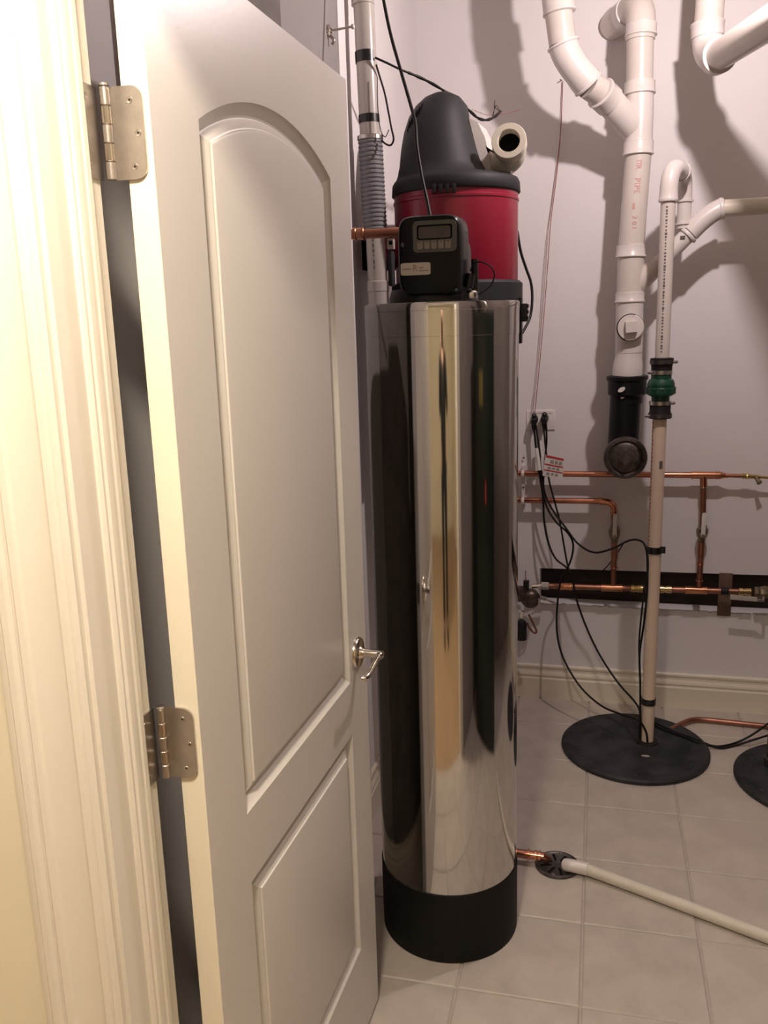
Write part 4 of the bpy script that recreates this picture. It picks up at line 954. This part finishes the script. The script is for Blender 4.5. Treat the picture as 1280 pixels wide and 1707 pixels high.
# ================================================================ VALVE CLUSTER BESIDE THE TANK
vcx = thing('pressure_valve_cluster', 'tarnished brass valve cluster with black canister just right of the steel tank', 'valve', (-0.2750, 3.3600, 0.3041))
q = Vector((-0.2501, 3.4000, 0.4727))
MB().lathe([(0.028, -0.03), (0.038, -0.02), (0.040, 0.0), (0.036, 0.014), (0.028, 0.018), (0.024, 0.026), (0.010, 0.030)], q, (0.1, -1, 0), 24).build('valve_body', 'gunmetal', vcx)
MB().lathe([(0.022, -0.03), (0.032, -0.022), (0.034, 0.0), (0.022, 0.022)], (-0.2916, 3.4000, 0.4912), (0, -1, 0.2), 20).build('side_body', 'gunmetal', vcx)
MB().cyl((-0.2891, 3.4000, 0.4913), (-0.2305, 3.4000, 0.4531), 0.016).build('link_pipe', 'gunmetal', vcx)
MB().cyl((-0.2517, 3.4200, 0.4816), (-0.1894, 3.4400, 0.4627), 0.009).build('outlet', 'nickel', vcx)
MB().cyl((-0.2485, 3.4400, 0.5117), (-0.2051, 3.4480, 0.5163), 0.0095).build('neck', 'chrome', vcx)
MB().box((-0.2801, 3.4050, 0.5441), (-0.2574, 3.4300, 0.4963)).build('black_knob', 'blackplastic', vcx, bevel=0.002)
MB().cyl((-0.2712, 3.4150, 0.5389), (-0.2715, 3.4150, 0.5875), 0.0018, seg=8).build('wire_stub', 'copperdull', vcx)
MB().tube(spline([(-0.2281, 3.3950, 0.5010), (-0.2155, 3.3900, 0.4725), (-0.2200, 3.3900, 0.4364), (-0.2440, 3.3900, 0.4119)]), 0.0035, 8).build('wire_loop', 'wirew', vcx)
MB().lathe([(0.010, 0), (0.013, 0.003), (0.013, 0.030), (0.009, 0.034)], (-0.2885, 3.3700, 0.3983), (0.1, 0, 1), 8).build('chrome_fitting', 'chrome', vcx, angle=20)
MB().lathe([(0.012, 0), (0.022, 0.004), (0.023, 0.02), (0.021, 0.075), (0.014, 0.086)], (-0.2823, 3.3600, 0.3063), (0, 0, 1), 20).build('black_canister', 'blackplastic', vcx)
MB().tube(spline([(-0.2546, 3.3700, 0.4156), (-0.2371, 3.3650, 0.3823), (-0.2219, 3.3600, 0.3489), (-0.2315, 3.3600, 0.3405), (-0.2510, 3.3600, 0.3626), (-0.2588, 3.3650, 0.3810)]), 0.0042, 10).build('copper_loop', 'copperdull', vcx)

# ================================================================ OUTLET, PLUGS, CORDS
ot = thing('wall_outlet', 'white horizontal wall outlet holding two black plugs', 'outlet', (-0.2221, 3.5000, 1.1552))
o0 = (-0.2776, 3.5000, 1.2326); o1 = (-0.1652, 3.5000, 1.1552)
MB().box((o0[0], 3.494, o1[2]), (o1[0], 3.5, o0[2])).build('cover_plate', 'outlet', ot, bevel=0.0015)
MB().box((o0[0] + 0.010, 3.4925, o0[2] - 0.012), (o1[0] - 0.010, 3.4945, o0[2] - 0.001)).build('socket_face', 'outlet', ot, bevel=0.0005)
def plug(px, py, label):
    pass
def plug_at(c, label):
    t = thing('power_plug', label, 'plug', c, 'black plugs in the wall outlet')
    c = Vector(c)
    MB().loft([[(c.x + r * math.cos(a), y, c.z + dz + rz * math.sin(a)) for a in [2 * PI * k / 16 for k in range(16)]] for y, r, rz, dz in ((3.493, 0.014, 0.016, 0.004), (3.470, 0.0155, 0.018, 0.002), (3.452, 0.0145, 0.018, -0.002), (3.436, 0.010, 0.013, -0.006))]).build('plug_body', 'blackplastic', t)
    MB().lathe([(0.011, 0), (0.009, 0.016), (0.005, 0.030)], (c.x, 3.456, c.z - 0.010), (0, -0.1, -1), 14).build('strain_relief', 'rubber', t)
    MB().lathe([(0.006, 0), (0.010, 0.006), (0.010, 0.016), (0.004, 0.022)], (c.x, 3.458, c.z + 0.008), (0, -0.3, 1), 14).build('plug_cap', 'blackplastic', t)
    return t
plug_at((-0.2458, 3.4600, 1.1960), 'left black plug in the wall outlet')
plug_at((-0.2047, 3.4600, 1.2007), 'right black plug in the wall outlet')

def cord(pts, r, label, name='electrical_cable', group='cords hanging from the wall outlet', m='cable'):
    return MB().tube(spline(pts, 7), r, 9).build(name, m, label=label, category='cord', group=group)
CR = 0.0040
cord([(-0.2470, 3.4450, 1.1811), (-0.2390, 3.4400, 1.1171), (-0.2310, 3.4350, 1.0457), (-0.2182, 3.4300, 0.9740), (-0.2049, 3.4200, 0.8907), (-0.1985, 3.4100, 0.7946), (-0.1804, 3.4000, 0.7108), (-0.1507, 3.3900, 0.6498), (-0.1074, 3.3800, 0.6169), (-0.0830, 3.3700, 0.5810), (-0.0697, 3.3600, 0.5072), (-0.0297, 3.3300, 0.4015), (0.0285, 3.2900, 0.2920), (0.1006, 3.2300, 0.2044), (0.1614, 3.1500, 0.1657), (0.1800, 3.1050, 0.1396), (0.1823, 3.0850, 0.0452)], CR, 'black cord running straight down from the outlet to the pipe foot')
cord([(-0.2376, 3.4450, 1.1811), (-0.2240, 3.4300, 1.0946), (-0.2132, 3.4250, 0.9871), (-0.1941, 3.4000, 0.8755), (-0.1547, 3.3800, 0.8076), (-0.1047, 3.3700, 0.7626), (-0.0829, 3.3600, 0.7219), (-0.0865, 3.3600, 0.6678), (-0.1021, 3.3600, 0.6228), (-0.1247, 3.3600, 0.5771), (-0.1377, 3.3600, 0.4988), (-0.1397, 3.3400, 0.3662), (-0.1133, 3.3100, 0.2644), (-0.0470, 3.2600, 0.1701), (0.0349, 3.2000, 0.1200), (0.1138, 3.1200, 0.1244), (0.1692, 3.0900, 0.1240), (0.2000, 3.0800, 0.0858), (0.2077, 3.0750, 0.0406)], CR, 'black cord curving in the widest arc down to the lid')
cord([(-0.2071, 3.4450, 1.1810), (-0.2014, 3.4400, 1.1173), (-0.1935, 3.4350, 1.0581), (-0.1827, 3.4300, 0.9623), (-0.1599, 3.4200, 0.8794), (-0.1371, 3.4100, 0.7963), (-0.1188, 3.4000, 0.7005), (-0.1033, 3.3950, 0.6227), (-0.0881, 3.3850, 0.5813)], CR * 0.9, 'black cord from the right plug joining the crossing cords')
cord([(-0.1978, 3.4450, 1.1858), (-0.1944, 3.4400, 1.1173), (-0.1999, 3.4300, 1.0347), (-0.2030, 3.4200, 0.9347), (-0.1727, 3.4000, 0.8588), (-0.1120, 3.3700, 0.7819), (-0.0617, 3.3400, 0.7253), (0.0006, 3.2900, 0.7069), (0.0682, 3.2400, 0.7391), (0.1169, 3.1700, 0.7865), (0.1501, 3.1200, 0.8047), (0.1742, 3.0950, 0.7920), (0.1840, 3.0880, 0.7367), (0.1861, 3.0860, 0.6144), (0.1797, 3.0860, 0.5004), (0.1689, 3.0850, 0.3847), (0.1749, 3.0850, 0.2678), (0.1787, 3.0830, 0.1499), (0.1796, 3.0800, 0.0572)], CR, 'black cord sagging across to the tape on the slim pipe')
cord([(0.1782, 3.0900, 0.7868), (0.1866, 3.0840, 0.7157), (0.1771, 3.0800, 0.6271), (0.1697, 3.0780, 0.5369), (0.1652, 3.0770, 0.4223), (0.1736, 3.0770, 0.2947), (0.1776, 3.0780, 0.2094)], CR * 0.85, 'second thin cord running down beside the slim pipe', group='cords taped to the slim pipe')
cord([(0.1099, 3.4700, 0.6950), (0.0833, 3.4750, 0.6478), (0.0471, 3.4800, 0.5945), (0.0100, 3.4850, 0.5584), (-0.0231, 3.4900, 0.5375)], 0.0022, 'thin cord disappearing behind the left copper drop pipe', name='thin_wire', group='thin cords')
fc = (0.2462, 3.3219, 0.0120)
cord([(0.2434, 3.2817, 0.0260), (0.2752, 3.2508, 0.0260), (0.3104, 3.2164, 0.0260), (0.3517, 3.1890, 0.0260), (0.3886, 3.1683, 0.0250), (0.4443, 3.1630, 0.0060), (0.4920, 3.1719, 0.0060), (0.5482, 3.2122, 0.0080), (0.5994, 3.2369, 0.0300), (0.6469, 3.2753, 0.0500), (0.7101, 3.3385, 0.0700)], CR, 'black cord on the floor rising toward the right edge', name='floor_cable', group='cords on the floor')
cord([(0.2422, 3.2604, 0.0260), (0.2799, 3.2209, 0.0260), (0.3154, 3.1972, 0.0260), (0.3565, 3.1701, 0.0260), (0.3866, 3.1486, 0.0250), (0.4723, 3.1492, 0.0060), (0.5360, 3.1849, 0.0060), (0.5916, 3.1985, 0.0240), (0.6538, 3.2451, 0.0260), (0.7011, 3.2737, 0.0260)], CR, 'black cord on the floor reaching the second lid', name='floor_cable', group='cords on the floor')
# cord labels
MB().tube([(-0.2330, 3.4250, 1.0905), (-0.2253, 3.4200, 1.0481), (-0.2198, 3.4150, 1.0032)], 0.0072, 12).build('cord_sleeve', 'paper', label='white paper sleeve wrapped on the left outlet cord', category='label')
MB().tube([(-0.2179, 3.4400, 1.1172), (-0.2149, 3.4350, 1.0868), (-0.2095, 3.4300, 1.0539)], 0.0060, 12).build('cord_sleeve', 'paper', label='short white sleeve between the outlet cords', category='label')
tg = thing('warning_tag', 'white warning tag with red lines hanging on the outlet cords', 'tag', (-0.1695, 3.4000, 0.9728))
c = [(-0.1965, 3.4050, 1.0674), (-0.1218, 3.3950, 1.0530), (-0.1298, 3.3950, 0.9743), (-0.2072, 3.4050, 0.9834)]
MB().prism(c, (0, 0.0015, 0)).build('tag_card', 'paper', tg, smooth=False)
def tagpt(u, v):
    a = lerp(c[0], c[1], u); b = lerp(c[3], c[2], u); p = lerp(a, b, v); return (p[0], p[1] - 0.0012, p[2])
def tagbar(u0, u1, v0, v1, name, m):
    MB().add([tagpt(u0, v0), tagpt(u1, v0), tagpt(u1, v1), tagpt(u0, v1)], [(0, 1, 2, 3)]).build(name, m, tg, smooth=False)
for v0, v1 in ((0.0, 0.10), (0.40, 0.46), (0.68, 0.73)): tagbar(0.03, 0.97, v0, v1, 'red_line', 'redprint')
for k, (u0, u1) in enumerate(((0.3, 0.48), (0.54, 0.68), (0.74, 0.9))):
    tagbar(u0, u1, 0.18, 0.34, 'print_block', 'papergrey'); tagbar(u0 - 0.1, u1 - 0.1, 0.53, 0.62, 'print_block', 'papergrey'); tagbar(u0 - 0.12, u1 - 0.14, 0.80, 0.92, 'print_block', 'papergrey')

# thin red wires hanging on the wall
tw = thing('hanging_wires', 'pair of hair-thin reddish wires hanging from a nail to the outlet', 'wire', (-0.2482, 3.4900, 1.2191))
MB().tube(spline([(-0.1536, 3.4880, 2.4416), (-0.1578, 3.4860, 2.2874), (-0.1706, 3.4820, 2.1196), (-0.1906, 3.4820, 1.9489), (-0.2000, 3.4820, 1.7955), (-0.2117, 3.4820, 1.6162), (-0.2281, 3.4820, 1.4091), (-0.2447, 3.4750, 1.2159)]), 0.0014, 6).build('wire', 'wire', tw)
MB().tube(spline([(-0.1538, 3.4920, 2.4426), (-0.1617, 3.4900, 2.2468), (-0.1792, 3.4880, 2.0784), (-0.2037, 3.4880, 1.8845), (-0.2176, 3.4880, 1.7071), (-0.2273, 3.4880, 1.5250), (-0.2418, 3.4860, 1.3385), (-0.2569, 3.4800, 1.2202)]), 0.0013, 6).build('wire', 'wirew', tw)
MB().cyl((-0.1585, 3.5000, 2.4470), (-0.1618, 3.4750, 2.4433), 0.0022, seg=8).build('nail', 'drain', tw)

# ================================================================ FLOOR DRAIN AND HOSES
dc = (-0.085, 2.318)
fd = thing('floor_drain', 'small dark round floor drain grate by the tank foot', 'drain', (dc[0], dc[1], 0))
MB().lathe([(0.064, 0.0), (0.066, 0.002), (0.065, 0.006), (0.058, 0.0075), (0.054, 0.005), (0.001, 0.0055)], (dc[0], dc[1], 0.0005), (0, 0, 1), 40).build('grate', 'drain', fd)
for k in range(8):
    a = 2 * PI * k / 8 + 0.3; d1 = Vector((math.cos(a), math.sin(a), 0)); d2_ = Vector((-math.sin(a), math.cos(a), 0)); c0_ = Vector((dc[0], dc[1], 0))
    MB().prism([c0_ + d1 * 0.018 - d2_ * 0.003 + Vector((0, 0, 0.0055)), c0_ + d1 * 0.050 - d2_ * 0.004 + Vector((0, 0, 0.0055)), c0_ + d1 * 0.050 + d2_ * 0.004 + Vector((0, 0, 0.0055)), c0_ + d1 * 0.018 + d2_ * 0.003 + Vector((0, 0, 0.0055))], (0, 0, 0.0008)).build('slot', 'vacdark', fd, smooth=False)
MB().lathe([(0.006, 0), (0.005, 0.002)], (-0.0769, 2.3721, 0.0060), (0, 0, 1), 12).build('screw', 'chrome', fd)
MB().lathe([(0.006, 0), (0.005, 0.002)], (-0.0946, 2.2649, 0.0060), (0, 0, 1), 12).build('screw', 'chrome', fd)
cs = thing('copper_drain_stub', 'short copper pipe emerging behind the tank foot to the floor drain', 'pipe', (-0.1653, 2.3542, 0.0000))
s0, s1, s2 = (-0.2516, 2.3131, 0.0320), (-0.1270, 2.3107, 0.0300), (-0.1116, 2.3198, 0.0160)
MB().tube([s0, lerp(s0, s1, 0.5), s1, s2], [0.0125, 0.0125, 0.0125, 0.011], 24).build('pipe', 'copper', cs)
dv = Vector(s1) - Vector(s0)
for t in (0.66, 0.83, 0.92): MB().lathe([(0.0125, -0.004), (0.0155, -0.003), (0.0155, 0.003), (0.0125, 0.004)], lerp(s0, s1, t), dv, 24).build('ring', 'copperfit', cs)
hs = thing('drain_hose', 'long off-white hose lying across the tiles to the floor drain', 'hose', (0.2009, 2.2322, 0.0000))
hp = [(-0.0601, 2.2976, 0.0200), (-0.0444, 2.2890, 0.0260), (-0.0050, 2.2884, 0.0220), (0.1036, 2.2489, 0.0180), (0.2294, 2.1958, 0.0175), (0.3471, 2.1455, 0.0175), (0.4837, 2.0858, 0.0175), (0.6346, 2.0213, 0.0175)]
MB().tube(spline(hp[2:], 8), 0.0165, 20).build('hose', 'whitehose', hs)
MB().tube(spline(hp[:3] + [(0.0052, 2.2855, 0.0215)], 6), 0.0185, 20).build('hose_cuff', 'pvcfit', hs)
MB().tube(spline([(0.3027, 3.2535, 0.0120), (0.3298, 3.2875, 0.0130), (0.3647, 3.3288, 0.0140), (0.3988, 3.3565, 0.0140), (0.4428, 3.3666, 0.0130), (0.5317, 3.3615, 0.0130), (0.6942, 3.3495, 0.0130), (0.8003, 3.3435, 0.0130)], 8), 0.0105, 18).build('floor_copper_tube', 'copperdull', label='dull copper tube lying on the floor before the baseboard', category='pipe')

# ================================================================ LAMPS
lp = thing('bare_bulb', 'bare glowing bulb in a porcelain holder on the utility room ceiling', 'lamp', (BULB[0], BULB[1], ZC))
MB().lathe([(0.055, 0), (0.055, -0.012), (0.010, -0.03)], (BULB[0], BULB[1], ZC), (0, 0, 1), 32).build('ceiling_rose', 'porcelain', lp)
MB().cyl((BULB[0], BULB[1], ZC - 0.02), (BULB[0], BULB[1], BULB[2] + 0.16), 0.004, seg=10).build('flex', 'cable', lp)
MB().lathe([(0.010, 0.17), (0.026, 0.15), (0.028, 0.11)], (BULB[0], BULB[1], BULB[2]), (0, 0, 1), 24).build('holder', 'porcelain', lp)
MB().lathe([(0.014, 0.0), (0.016, 0.020), (0.027, 0.045), (0.030, 0.060), (0.024, 0.078), (0.008, 0.088)], (BULB[0], BULB[1], BULB[2] + 0.12), (0, 0, -1), 24).build('bulb', 'glass', lp)
hl = thing('hall_ceiling_lamp', 'round glowing hall lamp above the camera', 'lamp', (HALL[0], HALL[1], HZ))
MB().lathe([(0.16, 0), (0.16, -0.02), (0.15, -0.025)], (HALL[0], HALL[1], HZ), (0, 0, 1), 40).build('rim', 'nickel2', hl)
MB().lathe([(0.145, 0), (0.135, -0.018), (0.09, -0.032), (0.01, -0.038)], (HALL[0], HALL[1], HZ - 0.012), (0, 0, 1), 40).build('shade', 'hallglass', hl)

# ================================================================ APPLIANCE MIRRORED IN THE TANK
wh = thing('furnace_cabinet', 'dark green furnace cabinet mirrored in the right side of the tank', 'furnace', (1.10, 1.55, 0))
MB().box((0.80, 1.20, 0.05), (1.45, 1.95, 1.62)).build('cabinet', 'heatergreen', wh, bevel=0.012)
MB().box((0.83, 1.23, 0.0), (1.42, 1.92, 0.05)).build('plinth', 'blackplastic', wh)
MB().box((0.795, 1.26, 0.85), (0.80, 1.88, 1.50)).build('upper_panel', 'heatergreen', wh, bevel=0.002)
MB().box((0.795, 1.26, 0.12), (0.80, 1.88, 0.80)).build('lower_panel', 'heatergreen', wh, bevel=0.002)
MB().box((0.792, 1.40, 1.30), (0.795, 1.55, 1.42)).build('yellow_label', 'yellowlab', wh, smooth=False)
MB().box((0.792, 1.62, 0.96), (0.795, 1.66, 1.04)).build('red_label', 'redprint', wh, smooth=False)
MB().cyl((1.12, 1.6, 1.60), (1.12, 1.6, 2.945), 0.09, seg=28).build('flue', 'nickel', wh)

# ================================================================ PHOTOGRAPHER MIRRORED IN THE TANK
def skin(name, chains, material, parent, sub=2):
    """chains: lists of (point, radius); equal points are merged into one joint"""
    vs, rs, es, idx = [], [], [], {}
    for ch in chains:
        prev = None
        for p, r in ch:
            k = tuple(round(c, 4) for c in p)
            if k not in idx:
                idx[k] = len(vs); vs.append(Vector(p) - ROOT[parent.name]); rs.append(r)
            if prev is not None and prev != idx[k]: es.append((prev, idx[k]))
            prev = idx[k]
    me = bpy.data.meshes.new(name); me.from_pydata(vs, es, [])
    me.materials.append(M[material])
    o = bpy.data.objects.new(name, me); COL.objects.link(o); o.parent = parent
    o.modifiers.new('skin', 'SKIN').use_smooth_shade = True
    for i, r in enumerate(rs):
        d = me.skin_vertices[0].data[i]
        d.radius = (r if isinstance(r, tuple) else (r, r)); d.use_root = (i == 0)
    m2 = o.modifiers.new('smooth', 'SUBSURF'); m2.levels = sub; m2.render_levels = sub
    ROOT[o.name] = ROOT[parent.name]
    return o
M['skin'] = mat('skin_tone', (0.48, 0.29, 0.21), 0.5)
M['darkcloth'] = mat('black_cloth', (0.012, 0.012, 0.014), 0.85, var=0.2, vscale=40)
M['jeans'] = mat('dark_trousers', (0.016, 0.017, 0.024), 0.85, var=0.2, vscale=60)
M['hair'] = mat('dark_hair', (0.025, 0.017, 0.012), 0.6)
px, py = 0.075, -0.40
per = thing('person', 'person in dark clothes holding up a phone, mirrored in the steel tank', 'person', (px, py, 0))
hipc, chest, neck, head = (px, py, 0.93), (px, py + 0.01, 1.27), (px, py + 0.02, 1.47), (px - 0.01, py + 0.05, 1.60)
W = {}
def arm(s):
    sh = (px + s * 0.175, py + 0.01, 1.40); elb = (px + s * 0.215, py + 0.14, 1.17); wr_ = (s * 0.062 + 0.004, -0.075, 1.490); pal = (s * 0.055 + 0.004, -0.045, 1.530)
    return sh, elb, wr_, pal
body = [[(hipc, (0.15, 0.105)), ((px, py, 1.08), (0.135, 0.095)), (chest, (0.155, 0.105)), ((px, py + 0.012, 1.40), (0.12, 0.075)), (neck, 0.052), ((px, py + 0.04, 1.53), 0.05), ((px, py + 0.05, 1.585), (0.068, 0.082)), ((px, py + 0.045, 1.65), (0.072, 0.088)), ((px, py + 0.04, 1.70), (0.045, 0.055))]]
for s_ in (-1, 1):
    body.append([(hipc, (0.15, 0.105)), ((px + s_ * 0.09, py, 0.86), 0.085), ((px + s_ * 0.095, py + 0.015, 0.50), 0.058), ((px + s_ * 0.10, py - 0.005, 0.10), 0.038), ((px + s_ * 0.105, py + 0.05, 0.045), 0.038), ((px + s_ * 0.11, py + 0.16, 0.032), 0.028)])
    sh, elb, wr_, pal = arm(s_)
    body.append([((px, py + 0.012, 1.40), (0.12, 0.075)), (sh, 0.052), (elb, 0.040), (wr_, 0.026), (pal, (0.030, 0.018))])
    for k in range(4):
        z = pal[2] + 0.030 - k * 0.019
        body.append([(pal, (0.030, 0.018)), ((s_ * 0.056, -0.030, z), 0.0095), ((s_ * 0.046, -0.020, z + 0.006), 0.0088), ((s_ * 0.040, -0.022, z + 0.008), 0.0080)])
    body.append([(pal, (0.030, 0.018)), ((s_ * 0.046, -0.052, pal[2] - 0.012), 0.0105), ((s_ * 0.030, -0.046, pal[2] + 0.006), 0.0095)])
skin('body', body, 'skin', per)
skin('shirt', [[((px, py, 0.78), (0.165, 0.125)), ((px, py, 0.90), (0.165, 0.122)), ((px, py, 1.08), (0.150, 0.110)), (chest, (0.170, 0.120)), ((px, py + 0.012, 1.41), (0.13, 0.085)), ((px, py + 0.02, 1.465), (0.062, 0.060))]] +
     [[((px, py + 0.012, 1.41), (0.13, 0.085)), (arm(q)[0], 0.066), (arm(q)[1], 0.054), (lerp(arm(q)[1], arm(q)[2], 0.92), 0.036)] for q in (-1, 1)], 'darkcloth', per)
skin('trousers', [[((px, py, 0.95), (0.155, 0.112))] + [((px + q * 0.09, py, 0.84), 0.098), ((px + q * 0.095, py + 0.012, 0.50), 0.074), ((px + q * 0.10, py - 0.005, 0.09), 0.056)] for q in (-1, 1)], 'jeans', per)
for q in (-1, 1):
    skin('shoe', [[((px + q * 0.10, py - 0.03, 0.045), 0.044), ((px + q * 0.105, py + 0.06, 0.045), 0.044), ((px + q * 0.11, py + 0.17, 0.034), 0.033)]], 'blackplastic', per)
    MB().lathe([(0.002, -0.008), (0.010, -0.006), (0.0125, 0), (0.010, 0.006), (0.002, 0.008)], (px + q * 0.031, py + 0.128, 1.620), (0, 1, 0), 14).build('eye', 'porcelain', per)
    MB().lathe([(0.004, 0), (0.018, 0.004), (0.020, 0.012), (0.004, 0.016)], (px + q * 0.070, py + 0.045, 1.605), (q, 0, 0), 14).build('ear', 'skin', per)
MB().tube([(px, py + 0.132, 1.618), (px, py + 0.150, 1.588), (px, py + 0.132, 1.578)], [0.008, 0.012, 0.009], 10).build('nose', 'skin', per)
MB().tube([(px - 0.022, py + 0.122, 1.552), (px, py + 0.130, 1.551), (px + 0.022, py + 0.122, 1.552)], [0.003, 0.006, 0.003], 8).build('mouth', 'redprint', per)
skin('hair', [[((px, py + 0.015, 1.62), (0.075, 0.075)), ((px, py + 0.025, 1.685), (0.078, 0.090)), ((px, py + 0.035, 1.72), (0.05, 0.06))]], 'hair', per)
# phone held at the lens
rx = Vector((rows[0][0], rows[1][0], rows[2][0])); ux = Vector((rows[0][1], rows[1][1], rows[2][1])); bx_ = Vector((rows[0][2], rows[1][2], rows[2][2]))
pc = Vector((0, 0, 1.58870)) + bx_ * 0.022 - ux * 0.052
ph = thing('phone', 'black phone held upright by the person mirrored in the tank', 'phone', tuple(pc - ux * 0.072))
MB().loft([[tuple(pc + rx * (c[0] - pc.x) * 1.0 + ux * (c[2] - pc.z) + bx_ * d) for c in srect(pc.x, pc.z, 0.0350, 0.072, 0, 8)] for d in (-0.0035, 0.0035)]).build('case', 'blackgloss', ph)
MB().loft([[tuple(pc + rx * (c[0] - pc.x) + ux * (c[2] - pc.z) + bx_ * d) for c in srect(pc.x, pc.z, 0.0325, 0.068, 0, 10)] for d in (0.0034, 0.0040)]).build('screen', 'lcd', ph)
